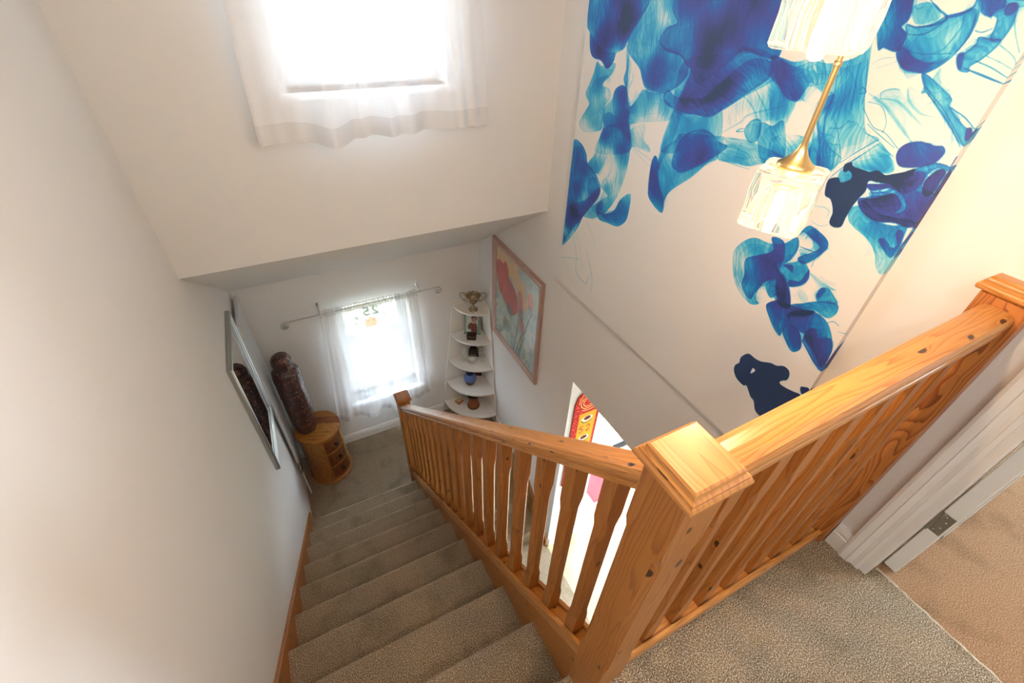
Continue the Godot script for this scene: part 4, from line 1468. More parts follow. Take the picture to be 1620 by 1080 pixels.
func picture_and_mirror() -> void:
	# poppy print on the mural wall; drawn with the left side of the picture at the far end
	var iw := 256
	var ih := 296
	var f := noise(0.02, 4, FastNoiseLite.TYPE_SIMPLEX_SMOOTH, 77)
	var im := Image.create(iw, ih, false, Image.FORMAT_RGB8)
	for y in ih:
		for x in iw:
			var n := f.get_noise_2d(x, y)
			var c := Color(0.66, 0.76, 0.75).lerp(Color(0.80, 0.80, 0.72), clampf(0.5 + n * 1.4, 0.0, 1.0))
			var n2 := f.get_noise_2d(x * 1.7 + 300.0, y * 1.2)
			c = c.lerp(Color(0.50, 0.66, 0.69), clampf(n2 * 1.3 + (float(y) / ih - 0.55) * 0.5, 0.0, 0.65))
			im.set_pixel(x, y, c)
	poly_fill(im, [0, 0, 120, 0, 150, 40, 190, 60, 200, 110, 150, 100, 120, 70, 60, 60, 0, 70], Color(0.90, 0.70, 0.47), 0.75, 0.7, f)
	poly_fill(im, [4, 60, 20, 40, 46, 42, 60, 28, 76, 40, 84, 66, 110, 78, 132, 96, 142, 128, 134, 158, 112, 172, 92, 166, 60, 160, 30, 138, 10, 104], Color(0.66, 0.10, 0.03), 0.97, 0.25, f)
	poly_fill(im, [12, 80, 40, 60, 66, 84, 60, 130, 30, 130], Color(0.82, 0.28, 0.10), 0.5, 0.8, f)
	poly_fill(im, [70, 70, 104, 90, 120, 130, 96, 156, 78, 120], Color(0.66, 0.13, 0.09), 0.45, 0.8, f)
	poly_fill(im, [70, 160, 92, 148, 116, 164, 108, 182, 84, 180], Color(0.22, 0.17, 0.20), 0.75, 0.4, f)
	poly_fill(im, [140, 84, 156, 70, 168, 92, 172, 130, 152, 150, 138, 132, 146, 104], Color(0.80, 0.34, 0.26), 0.8, 0.5, f)
	poly_fill(im, [150, 132, 172, 124, 176, 156, 158, 162], Color(0.36, 0.34, 0.38), 0.6, 0.4, f)
	poly_fill(im, [196, 60, 214, 44, 228, 64, 224, 90, 204, 92], Color(0.88, 0.50, 0.33), 0.75, 0.5, f)
	poly_fill(im, [202, 88, 226, 84, 226, 110, 206, 112], Color(0.45, 0.48, 0.52), 0.5, 0.4, f)
	poly_fill(im, [158, 168, 176, 156, 188, 178, 176, 200, 162, 194], Color(0.74, 0.33, 0.28), 0.65, 0.5, f)
	poly_fill(im, [52, 232, 70, 206, 92, 220, 96, 246, 74, 256, 60, 250], Color(0.36, 0.46, 0.46), 0.7, 0.5, f)
	for e in [[96, 178, 106, 216, 112, 252, 116, 294], [158, 158, 146, 210, 134, 256, 130, 294], [216, 110, 190, 180, 158, 240, 144, 294], [174, 198, 160, 236, 150, 262, 140, 294], [150, 150, 140, 220, 126, 294], [178, 160, 168, 240, 152, 294], [204, 140, 176, 230, 158, 294], [120, 230, 124, 262, 122, 294], [190, 200, 172, 262, 164, 294]]:
		poly_line(im, e, 2.6, Color(0.22, 0.33, 0.33), 0.55)
	for e in [[184, 268, 192, 262, 190, 276, 200, 268, 204, 278, 214, 270], [206, 282, 220, 276, 226, 284]]:
		poly_line(im, e, 1.2, Color(0.12, 0.12, 0.14), 0.8)
	var t := thing("framed_picture", "framed print of red poppies in a pinkish wooden frame beside the corner shelf", "picture")
	var o := Vector3(W, -0.825, -2.56)
	var w := 0.765
	var h := 0.895
	var rosy := wood(wood_tex(Color(0.75, 0.63, 0.58), Color(0.63, 0.49, 0.44), Color(0.5, 0.33, 0.26), 12.0, 2.0, 1, 61), Color(0.95, 0.93, 0.92), 0.45, 0.2)
	frame_strips(t, o, Vector3.BACK, Vector3.UP, Vector3.LEFT, w, h, 0.05, rosy, 0.028)
	var b := mb()
	var k := 0.044
	b.quad_uv([o + Vector3(-0.008, k, k), o + Vector3(-0.008, k, w - k), o + Vector3(-0.008, h - k, w - k), o + Vector3(-0.008, h - k, k)], [Vector2(0, 1), Vector2(1, 1), Vector2(1, 0), Vector2(0, 0)], Vector3.LEFT)
	put("print", b, print_mat(im), t)
	b = mb()
	b.quad_uv([o + Vector3(-0.012, k, k), o + Vector3(-0.012, k, w - k), o + Vector3(-0.012, h - k, w - k), o + Vector3(-0.012, h - k, k)], [Vector2(0, 1), Vector2(1, 1), Vector2(1, 0), Vector2(0, 0)], Vector3.LEFT)
	put("pane", b, M.glass, t)

	# mirror on the left wall
	t = thing("wall_mirror", "rectangular mirror in a brushed silver frame on the white wall beside the radiator", "mirror")
	o = Vector3(0.0, -0.868, -1.862)
	w = 0.585
	h = 0.85
	frame_strips(t, o, Vector3.FORWARD, Vector3.UP, Vector3.RIGHT, w, h, 0.042, mat(Color(0.70, 0.71, 0.70), 0.3, 0.9), 0.028)
	b = mb()
	b.box(o + Vector3(0.004, 0.036, -0.036), o + Vector3(0.012, h - 0.036, -w + 0.036))
	put("mirror_glass", b, M.mirror, t)


# ---------------------------------------------------------------- half landing

func sector(b: MB, c: Vector3, r0: float, r1: float, a0: float, a1: float, y0: float, y1: float, seg := 14) -> void:
	# a piece of a ring, degrees from +x towards +z
	var p := func(r: float, i: int, y: float) -> Vector3:
		var a := deg_to_rad(lerpf(a0, a1, float(i) / seg))
		return c + Vector3(r * cos(a), y, r * sin(a))
	var cen := c + Vector3(0, (y0 + y1) * 0.5, 0)
	b.sheet(seg, 1, func(u: float, v: float) -> Vector3: return p.call(r1, seg - roundi(u * seg), lerpf(y0, y1, v)), false, deg_to_rad(a1 - a0) * r1 * 4.0, (y1 - y0) * 0.6)
	for i in seg:
		for y in [y0, y1]:
			b.face([p.call(r0, i, y), p.call(r0, i + 1, y), p.call(r1, i + 1, y), p.call(r1, i, y)], Vector3(p.call(r1, i, cen.y - c.y)))
	for i in [0, seg]:
		b.face([p.call(r0, i, y0), p.call(r1, i, y0), p.call(r1, i, y1), p.call(r0, i, y1)], p.call(r1, seg / 2, (y0 + y1) * 0.5))


func half_landing_things() -> void:
	# tall radiator behind the cabinet
	var t := thing("radiator", "tall slim grey-white radiator upright in the corner behind the little round cabinet", "radiator")
	var b := mb()
	b.box(Vector3(0.016, -1.55, -2.83), Vector3(0.038, -0.14, -2.44), 0.009)
	put("panel", b, mat(Color(0.80, 0.81, 0.82), 0.4), t)
	for y in [-0.4, -1.3]:
		b = mb()
		b.box(Vector3(0.001, y - 0.02, -2.66), Vector3(0.018, y + 0.02, -2.56))
		put("bracket", b, M.white, t)
	b = mb()
	b.tube([Vector3(0.027, -1.55, -2.465), Vector3(0.027, -1.62, -2.465)], [0.009], 12)
	b.tube([Vector3(0.027, -1.62, -2.465), Vector3(0.027, -1.66, -2.465)], [0.016], 12)
	b.tube([Vector3(0.027, -1.64, -2.465), Vector3(0.027, -1.64, -2.42)], [0.013], 12)
	put("valve", b, M.chrome, t)
	b = mb()
	b.tube([Vector3(0.027, -1.66, -2.465), Vector3(0.027, YM, -2.465)], [0.0075], 10)
	put("pipe", b, M.white, t)

	# round cabinet with three drawers
	var c := Vector3(0.238, YM, -2.652)
	t = thing("drawer_cabinet", "small round cabinet of striped hardwood with three curved drawers under the dark jar", "cabinet", c)
	b = mb()
	b.lathe([Vector2(0, 0), Vector2(0.182, 0), Vector2(0.186, 0.006), Vector2(0.186, 0.022), Vector2(0.180, 0.030), Vector2(0, 0.030)], Vector3.ZERO, 48, 4.0, 0.3)
	put("plinth", b, M.sapwood, t)
	b = mb()
	b.lathe([Vector2(0.150, 0.03), Vector2(0.150, 0.3), Vector2(0.150, 0.55)], Vector3.ZERO, 48, 4.0, 0.3)
	put("carcass", b, M.heartwood, t)
	for e in [[88, 104], [104.6, 156], [156.6, 200], [200.6, 250], [250.6, 300], [300.6, 384]]:
		b = mb()
		b.off = Vector2(rng.randf(), rng.randf())
		sector(b, Vector3.ZERO, 0.14, 0.168, e[0], e[1], 0.03, 0.55)
		put("stave", b, M.heartwood if e[0] == 156.6 else M.sapwood, t)
	for k in 3:
		b = mb()
		b.off = Vector2(rng.randf(), rng.randf())
		var y0 := 0.045 + k * 0.168
		sector(b, Vector3.ZERO, 0.12, 0.163, 26.0, 86.5, y0, y0 + 0.152)
		var dr := put("drawer", b, M.heartwood, t)
		b = mb()
		sector(b, Vector3.ZERO, 0.13, 0.168, 24.2, 88, y0 - 0.014, y0 - 0.001)
		put("drawer_rail", b, M.sapwood, t)
		b = mb()
		b.lathe([Vector2(0, 0), Vector2(0.007, 0), Vector2(0.007, 0.010), Vector2(0.014, 0.015), Vector2(0.016, 0.022), Vector2(0.012, 0.029), Vector2(0, 0.031)], Vector3.ZERO, 18)
		var kn := put("knob", b, M.black, dr)
		var a := deg_to_rad(55.0)
		kn.transform = Transform3D(Basis(Vector3(-sin(a), 0, cos(a)), Vector3(cos(a), 0, sin(a)), Vector3(0, 1, 0)), Vector3(0.163 * cos(a), y0 + 0.085, 0.163 * sin(a)))
	# top: a disc glued up from planks
	for k in 5:
		b = mb(Vector3(0.93, 0, 0.37))
		b.off = Vector2(rng.randf(), rng.randf())
		var poly := PackedVector2Array()
		var lo := -0.182 + k * 0.0728
		var hi := lo + 0.0723
		var pl := []
		for i in 13:
			var y := lerpf(lo, hi, i / 12.0)
			pl.append(Vector2(sqrt(maxf(0.0, 0.0331 - y * y)), y))
		for i in 13:
			var y := lerpf(hi, lo, i / 12.0)
			pl.append(Vector2(-sqrt(maxf(0.0, 0.0331 - y * y)), y))
		for q in pl:
			if poly.is_empty() or poly[-1].distance_to(q) > 0.0005:
				poly.append(q)
		if poly[0].distance_to(poly[-1]) < 0.0005:
			poly.remove_at(poly.size() - 1)
		b.prism(poly, Vector3(0, 0.55, 0), Vector3(0.93, 0, 0.37).normalized(), Vector3(-0.37, 0, 0.93).normalized(), Vector3(0, 0.03, 0))
		put("plank", b, M.heartwood if k == 1 else M.sapwood, t)

	# the jar
	var jc := Vector3(0.162, YM + 0.58, -2.668)
	var prof := [Vector2(0.0, 0.0), Vector2(0.066, 0.0), Vector2(0.076, 0.010), Vector2(0.088, 0.05), Vector2(0.096, 0.12), Vector2(0.099, 0.25), Vector2(0.102, 0.42), Vector2(0.105, 0.56), Vector2(0.105, 0.625), Vector2(0.098, 0.665), Vector2(0.082, 0.684), Vector2(0.071, 0.692), Vector2(0.069, 0.705), Vector2(0.075, 0.722), Vector2(0.078, 0.748), Vector2(0.075, 0.775), Vector2(0.064, 0.800), Vector2(0.045, 0.815), Vector2(0.0, 0.818)]
	var cell := noise(0.9, 1, FastNoiseLite.TYPE_CELLULAR, 9)
	cell.cellular_return_type = FastNoiseLite.RETURN_DISTANCE2_SUB
	var jm := mat(Color.WHITE, 0.28)
	var petal := noise(0.05, 1, FastNoiseLite.TYPE_CELLULAR, 19)
	petal.cellular_return_type = FastNoiseLite.RETURN_CELL_VALUE
	jm.albedo_texture = noise_tex(256, petal, [[0.0, Color(0.10, 0.045, 0.04)], [0.5, Color(0.19, 0.075, 0.06)], [0.8, Color(0.30, 0.12, 0.085)], [0.88, Color(0.42, 0.20, 0.16)], [1.0, Color(0.64, 0.44, 0.40)]])  # palest cells put small pinkish highlights of the glossy petals into the colour
	jm.uv1_triplanar = true
	jm.uv1_scale = Vector3.ONE * 6.0
	jm.clearcoat_enabled = true
	jm.clearcoat = 0.8
	jm.clearcoat_roughness = 0.12
	t = thing("lidded_jar", "tall dark red-brown jar covered in glossy embossed petals, on the round cabinet", "jar", jc)
	b = mb()
	var outline := smooth(prof, 8)
	b.sheet(140, 220, func(u: float, v: float) -> Vector3:
		var q: Vector2 = outline[clampi(roundi(v * (outline.size() - 1)), 0, outline.size() - 1)]
		var a := -u * TAU
		var rel := cell.get_noise_3d(cos(a) * 6.0, q.y * 58.0, sin(a) * 6.0) * 0.5 + 0.5
		var r := maxf(0.0, q.x) + (rel - 0.5) * 0.016 * smoothstep(0.02, 0.06, q.x)
		return Vector3(r * cos(a), q.y, r * sin(a)), true)
	put("body", b, jm, t)


# ---------------------------------------------------------------- corner shelf and what stands on it

const SHELF := [[-0.71, 0.235], [-1.01, 0.28], [-1.30, 0.32], [-1.59, 0.355], [-1.86, 0.40]]


func shelf_things() -> void:
	var t := thing("corner_shelf", "white five-tier corner shelf, widening downwards, in the corner by the poppy picture", "shelf")
	var cx := W - 0.016
	var cz := ZF + 0.016
	for e in SHELF:
		var b := mb(Vector3.RIGHT)
		var poly := PackedVector2Array([Vector2(0, 0)])
		for i in 25:
			var a := PI / 2 * i / 24.0
			poly.append(Vector2(-cos(a), sin(a)) * e[1])
		b.prism(poly, Vector3(cx, e[0] - 0.016, cz), Vector3.RIGHT, Vector3.BACK, Vector3(0, 0.016, 0))
		put("shelf_board", b, M.white, t)
	var b := mb()
	b.prism(PackedVector2Array([Vector2(-0.005, YM), Vector2(-0.42, YM), Vector2(-0.242, -0.665), Vector2(-0.225, -0.652), Vector2(-0.005, -0.652)]), Vector3(cx, 0, ZF), Vector3.RIGHT, Vector3.UP, Vector3(0, 0, 0.016))
	put("side_panel", b, M.white, t)
	b = mb()
	b.prism(PackedVector2Array([Vector2(0.0, YM), Vector2(0.42, YM), Vector2(0.242, -0.665), Vector2(0.225, -0.652), Vector2(0.0, -0.652)]), Vector3(W - 0.004, 0, cz), Vector3.BACK, Vector3.UP, Vector3(-0.012, 0, 0))
	put("side_panel", b, M.white, t)

	# silver cup
	t = thing("trophy_cup", "tarnished silver two-handled cup with a fluted rim on the topmost shelf", "cup", Vector3(1.732, -0.71, -2.752))
	t.rotation.y = -0.42
	b = mb()
	b.lathe([Vector2(0, 0), Vector2(0.040, 0), Vector2(0.042, 0.006), Vector2(0.036, 0.014), Vector2(0.022, 0.022), Vector2(0.010, 0.032), Vector2(0.007, 0.045), Vector2(0.012, 0.055), Vector2(0.008, 0.062), Vector2(0.010, 0.072)], Vector3.ZERO, 32)
	put("foot", b, M.silver, t)
	b = mb()
	var bowl := [Vector2(0.004, 0.07), Vector2(0.022, 0.074), Vector2(0.040, 0.088), Vector2(0.052, 0.108), Vector2(0.060, 0.132), Vector2(0.064, 0.148), Vector2(0.066, 0.152), Vector2(0.062, 0.150), Vector2(0.056, 0.130), Vector2(0.047, 0.108), Vector2(0.034, 0.09), Vector2(0.0, 0.082)]
	b.sheet(64, bowl.size() - 1, func(u: float, v: float) -> Vector3:
		var q: Vector2 = bowl[roundi(v * (bowl.size() - 1))]
		var a := -u * TAU
		var r := q.x * (1.0 + 0.05 * cos(12.0 * a) * smoothstep(0.08, 0.15, q.y))
		return Vector3(r * cos(a), q.y + 0.003 * cos(12.0 * a) * smoothstep(0.13, 0.15, q.y), r * sin(a)), true)
	put("bowl", b, M.silver, t)
	for s in [-1.0, 1.0]:
		b = mb()
		var path := smooth([Vector3(s * 0.042, 0.092, 0), Vector3(s * 0.075, 0.100, 0), Vector3(s * 0.105, 0.130, 0), Vector3(s * 0.112, 0.160, 0), Vector3(s * 0.095, 0.180, 0), Vector3(s * 0.072, 0.172, 0), Vector3(s * 0.062, 0.150, 0)], 6)
		b.tube(path, [0.004], 8)
		put("handle", b, M.silver, t)

	# photograph in a glass frame
	var iw := 96
	var ih := 128
	var im := Image.create(iw, ih, false, Image.FORMAT_RGB8)
	im.fill(Color(0.80, 0.86, 0.83))
	im.fill_rect(Rect2i(0, 0, 6, ih), Color(0.42, 0.58, 0.50))
	im.fill_rect(Rect2i(84, 0, 12, ih), Color(0.40, 0.56, 0.48))
	im.fill_rect(Rect2i(0, 122, iw, 6), Color(0.44, 0.60, 0.52))
	poly_fill(im, [18, 92, 24, 68, 40, 54, 56, 52, 70, 56, 78, 74, 80, 104, 78, 122, 40, 120, 42, 104, 26, 102], Color(0.48, 0.06, 0.09), 1.0)
	poly_fill(im, [44, 46, 52, 54, 64, 50, 62, 58, 48, 58], Color(0.92, 0.86, 0.84), 1.0)
	poly_fill(im, [44, 18, 62, 14, 74, 24, 72, 42, 60, 52, 48, 46, 43, 32], Color(0.74, 0.54, 0.46), 1.0)
	poly_fill(im, [40, 20, 50, 4, 70, 6, 78, 18, 76, 34, 70, 22, 56, 18, 46, 26], Color(0.22, 0.13, 0.11), 1.0)
	poly_line(im, [51, 32, 55, 31], 1.5, Color(0.2, 0.12, 0.1), 1.0)
	poly_line(im, [64, 32, 68, 32], 1.5, Color(0.2, 0.12, 0.1), 1.0)
	poly_line(im, [54, 42, 59, 44, 65, 42], 1.3, Color(0.62, 0.28, 0.26), 1.0)
	t = thing("photo_frame", "small glass photo frame with a portrait of a person in a red jumper", "photo frame", Vector3(1.735, -1.01, -2.80))
	t.rotation = Vector3(-0.16, -0.55, 0)
	b = mb()
	b.quad_uv([Vector3(-0.068, 0.008, 0.004), Vector3(0.068, 0.008, 0.004), Vector3(0.068, 0.19, 0.004), Vector3(-0.068, 0.19, 0.004)], [Vector2(0, 1), Vector2(1, 1), Vector2(1, 0), Vector2(0, 0)], Vector3.BACK)
	put("photograph", b, print_mat(im, 0.4), t)
	b = mb()
	b.box(Vector3(-0.075, 0.0, -0.003), Vector3(0.075, 0.197, 0.003), 0.001)
	put("backing", b, mat(Color(0.55, 0.70, 0.62), 0.2), t)
	b = mb()
	b.box(Vector3(-0.075, 0.0, 0.006), Vector3(0.075, 0.197, 0.009), 0.001)
	put("pane", b, M.glass, t)
	b = mb()
	b.box(Vector3(-0.078, -0.001, -0.02), Vector3(0.078, 0.007, 0.022), 0.002)
	put("stand", b, mat(Color(0.50, 0.68, 0.60), 0.15), t)

	# carved wooden box
	t = thing("wooden_box", "flat dark brown wooden box with a lid, in front of the photo frame", "box", Vector3(1.70, -1.01, -2.735))
	t.rotation.y = -0.5
	b = mb(Vector3.RIGHT)
	b.box(Vector3(-0.042, 0, -0.034), Vector3(0.042, 0.024, 0.034), 0.003)
	put("body", b, mat(Color(0.20, 0.115, 0.08), 0.45), t)
	b = mb(Vector3.RIGHT)
	b.box(Vector3(-0.044, 0.026, -0.036), Vector3(0.044, 0.046, 0.036), 0.005)
	put("lid", b, mat(Color(0.26, 0.12, 0.09), 0.4), t)

	# glassware and the little clock on the middle shelf
	var wine := [Vector2(0.0, 0.0), Vector2(0.030, 0.0), Vector2(0.031, 0.002), Vector2(0.012, 0.006), Vector2(0.004, 0.012), Vector2(0.0035, 0.06), Vector2(0.007, 0.066), Vector2(0.022, 0.078), Vector2(0.031, 0.10), Vector2(0.033, 0.125), Vector2(0.030, 0.15), Vector2(0.0292, 0.15), Vector2(0.032, 0.125), Vector2(0.030, 0.10), Vector2(0.021, 0.08), Vector2(0.0, 0.07)]
	glass("wine_glass", "tall stemmed wine glass at the far end of the glassware shelf, near the curtain", wine, Vector3(1.632, -1.30, -2.80), 1.0)
	glass("wine_glass", "slim stemmed wine glass behind the tumbler, near the mural wall", wine, Vector3(1.803, -1.30, -2.772), 0.8)
	var dish := [Vector2(0.0, 0.0), Vector2(0.024, 0.0), Vector2(0.026, 0.004), Vector2(0.032, 0.014), Vector2(0.041, 0.034), Vector2(0.046, 0.05), Vector2(0.0445, 0.05), Vector2(0.039, 0.034), Vector2(0.03, 0.016), Vector2(0.02, 0.008), Vector2(0.0, 0.007)]
	glass("glass_dish", "low clear glass dish in front of the dark clock", dish, Vector3(1.698, -1.30, -2.735), 1.0)
	var tum := [Vector2(0.0, 0.0), Vector2(0.024, 0.0), Vector2(0.026, 0.003), Vector2(0.029, 0.05), Vector2(0.031, 0.082), Vector2(0.0295, 0.082), Vector2(0.0275, 0.05), Vector2(0.0245, 0.01), Vector2(0.0, 0.008)]
	glass("glass_tumbler", "clear glass tumbler at the wall end of the glassware shelf", tum, Vector3(1.788, -1.30, -2.705), 0.9)
	t = thing("mantel_clock", "small dark carved clock between the glasses", "clock", Vector3(1.745, -1.30, -2.815))
	t.rotation.y = -0.45
	b = mb()
	b.prism(PackedVector2Array([Vector2(-0.052, 0), Vector2(0.052, 0), Vector2(0.048, 0.012), Vector2(0.045, 0.075), Vector2(0.028, 0.098), Vector2(-0.028, 0.098), Vector2(-0.045, 0.075), Vector2(-0.048, 0.012)]), Vector3(0, 0, -0.022), Vector3.RIGHT, Vector3.UP, Vector3(0, 0, 0.044))
	put("case", b, mat(Color(0.13, 0.10, 0.065), 0.35), t)
	b = mb()
	b.lathe([Vector2(0, 0), Vector2(0.022, 0), Vector2(0.024, 0.003), Vector2(0.020, 0.005), Vector2(0.0, 0.004)], Vector3.ZERO, 24)
	var dial := put("dial", b, mat(Color(0.33, 0.27, 0.17), 0.3, 0.6), t)
	dial.transform = Transform3D(Basis(Vector3.RIGHT, PI / 2), Vector3(0, 0.052, 0.022))

	# blue pot with dried flowers, small picture behind it
	var blue := mat(Color(0.33, 0.42, 0.66), 0.45)
	t = thing("pottery_vase", "round blue-glazed pottery vase with a bare brown base on the fourth shelf", "vase", Vector3(1.675, -1.59, -2.752))
	b = mb()
	b.lathe([Vector2(0.0, 0.0), Vector2(0.038, 0.0), Vector2(0.046, 0.016), Vector2(0.056, 0.042), Vector2(0.0585, 0.052)], Vector3.ZERO, 36)
	put("base", b, mat(Color(0.32, 0.24, 0.20), 0.7), t)
	b = mb()
	b.lathe([Vector2(0.0585, 0.05), Vector2(0.062, 0.064), Vector2(0.0625, 0.08), Vector2(0.058, 0.10), Vector2(0.048, 0.114), Vector2(0.037, 0.120), Vector2(0.036, 0.126), Vector2(0.039, 0.133), Vector2(0.036, 0.133), Vector2(0.033, 0.122), Vector2(0.03, 0.10)], Vector3.ZERO, 36)
	put("body", b, blue, t)
	t = thing("dried_flowers", "tuft of dark dried flower heads standing in the blue vase", "dried flowers", Vector3(1.675, -1.50, -2.752))
	var br := mat(Color(0.17, 0.08, 0.05), 0.9)
	for k in 9:
		var a := TAU * k / 9.0 + 0.4
		var r := 0.010 if k % 3 else 0.020
		b = mb()
		var tip := Vector3(r * cos(a), 0.045 + 0.008 * (k % 4), r * sin(a))
		b.tube([Vector3(r * 0.3 * cos(a), -0.05, r * 0.3 * sin(a)), tip], [0.0014], 6)
		b.lathe([Vector2(0, -0.008), Vector2(0.006, -0.005), Vector2(0.009, 0.002), Vector2(0.006, 0.009), Vector2(0, 0.012)], tip, 8)
		put("flower", b, br, t)
	t = thing("small_picture", "tiny dark red framed picture leaning behind the blue vase", "picture", Vector3(1.775, -1.59, -2.825))
	t.rotation = Vector3(-0.2, -0.6, 0)
	b = mb()
	b.box(Vector3(-0.05, 0, -0.005), Vector3(0.05, 0.105, 0.005), 0.002)
	put("frame", b, mat(Color(0.20, 0.16, 0.12), 0.5), t)
	b = mb()
	b.box(Vector3(-0.042, 0.008, 0.005), Vector3(0.042, 0.097, 0.0065))
	put("print", b, mat(Color(0.36, 0.10, 0.11), 0.5), t)

	# copper pot and boxed candle on the lowest shelf
	t = thing("copper_pot", "waisted copper-coloured pot with a black rim on the lowest shelf", "pot", Vector3(1.675, -1.86, -2.685))
	b = mb()
	b.lathe([Vector2(0.0, 0.0), Vector2(0.060, 0.0), Vector2(0.063, 0.01), Vector2(0.061, 0.03), Vector2(0.054, 0.045), Vector2(0.051, 0.06), Vector2(0.050, 0.13), Vector2(0.052, 0.158)], Vector3.ZERO, 40)
	put("body", b, mat(Color(0.60, 0.33, 0.20), 0.4, 0.35), t)
	b = mb()
	b.lathe([Vector2(0.063, 0.012), Vector2(0.0645, 0.018), Vector2(0.063, 0.026), Vector2(0.0615, 0.03)], Vector3.ZERO, 40)
	put("foot_band", b, mat(Color(0.34, 0.27, 0.14), 0.4, 0.5), t)
	b = mb()
	b.lathe([Vector2(0.050, 0.156), Vector2(0.060, 0.160), Vector2(0.064, 0.168), Vector2(0.062, 0.176), Vector2(0.050, 0.178), Vector2(0.0, 0.172)], Vector3.ZERO, 40)
	put("rim", b, M.black, t)
	t = thing("candle", "little round yellow candle in a square terracotta-pink tray", "candle", Vector3(1.562, -1.86, -2.795))
	t.rotation.y = 0.35
	b = mb()
	b.box(Vector3(-0.034, 0, -0.034), Vector3(0.034, 0.024, 0.034), 0.004)
	put("tray", b, mat(Color(0.72, 0.45, 0.36), 0.6), t)
	b = mb()
	b.lathe([Vector2(0, 0.02), Vector2(0.028, 0.022), Vector2(0.028, 0.042), Vector2(0.024, 0.046), Vector2(0.0, 0.044)], Vector3.ZERO, 28)
	put("wax", b, mat(Color(0.78, 0.70, 0.42), 0.5), t)
	b = mb()
	b.tube([Vector3(0, 0.043, 0), Vector3(0.001, 0.052, 0)], [0.001], 6)
	put("wick", b, M.black, t)


func glass(n: String, label: String, prof: Array, at: Vector3, k: float) -> void:
	var b := mb()
	b.lathe(prof.map(func(q): return q * k), Vector3.ZERO, 28)
	var o := put(n, b, M.tumbler)
	o.position = at
	tag(o, label, "glass")


# ---------------------------------------------------------------- porch, window and hall pieces

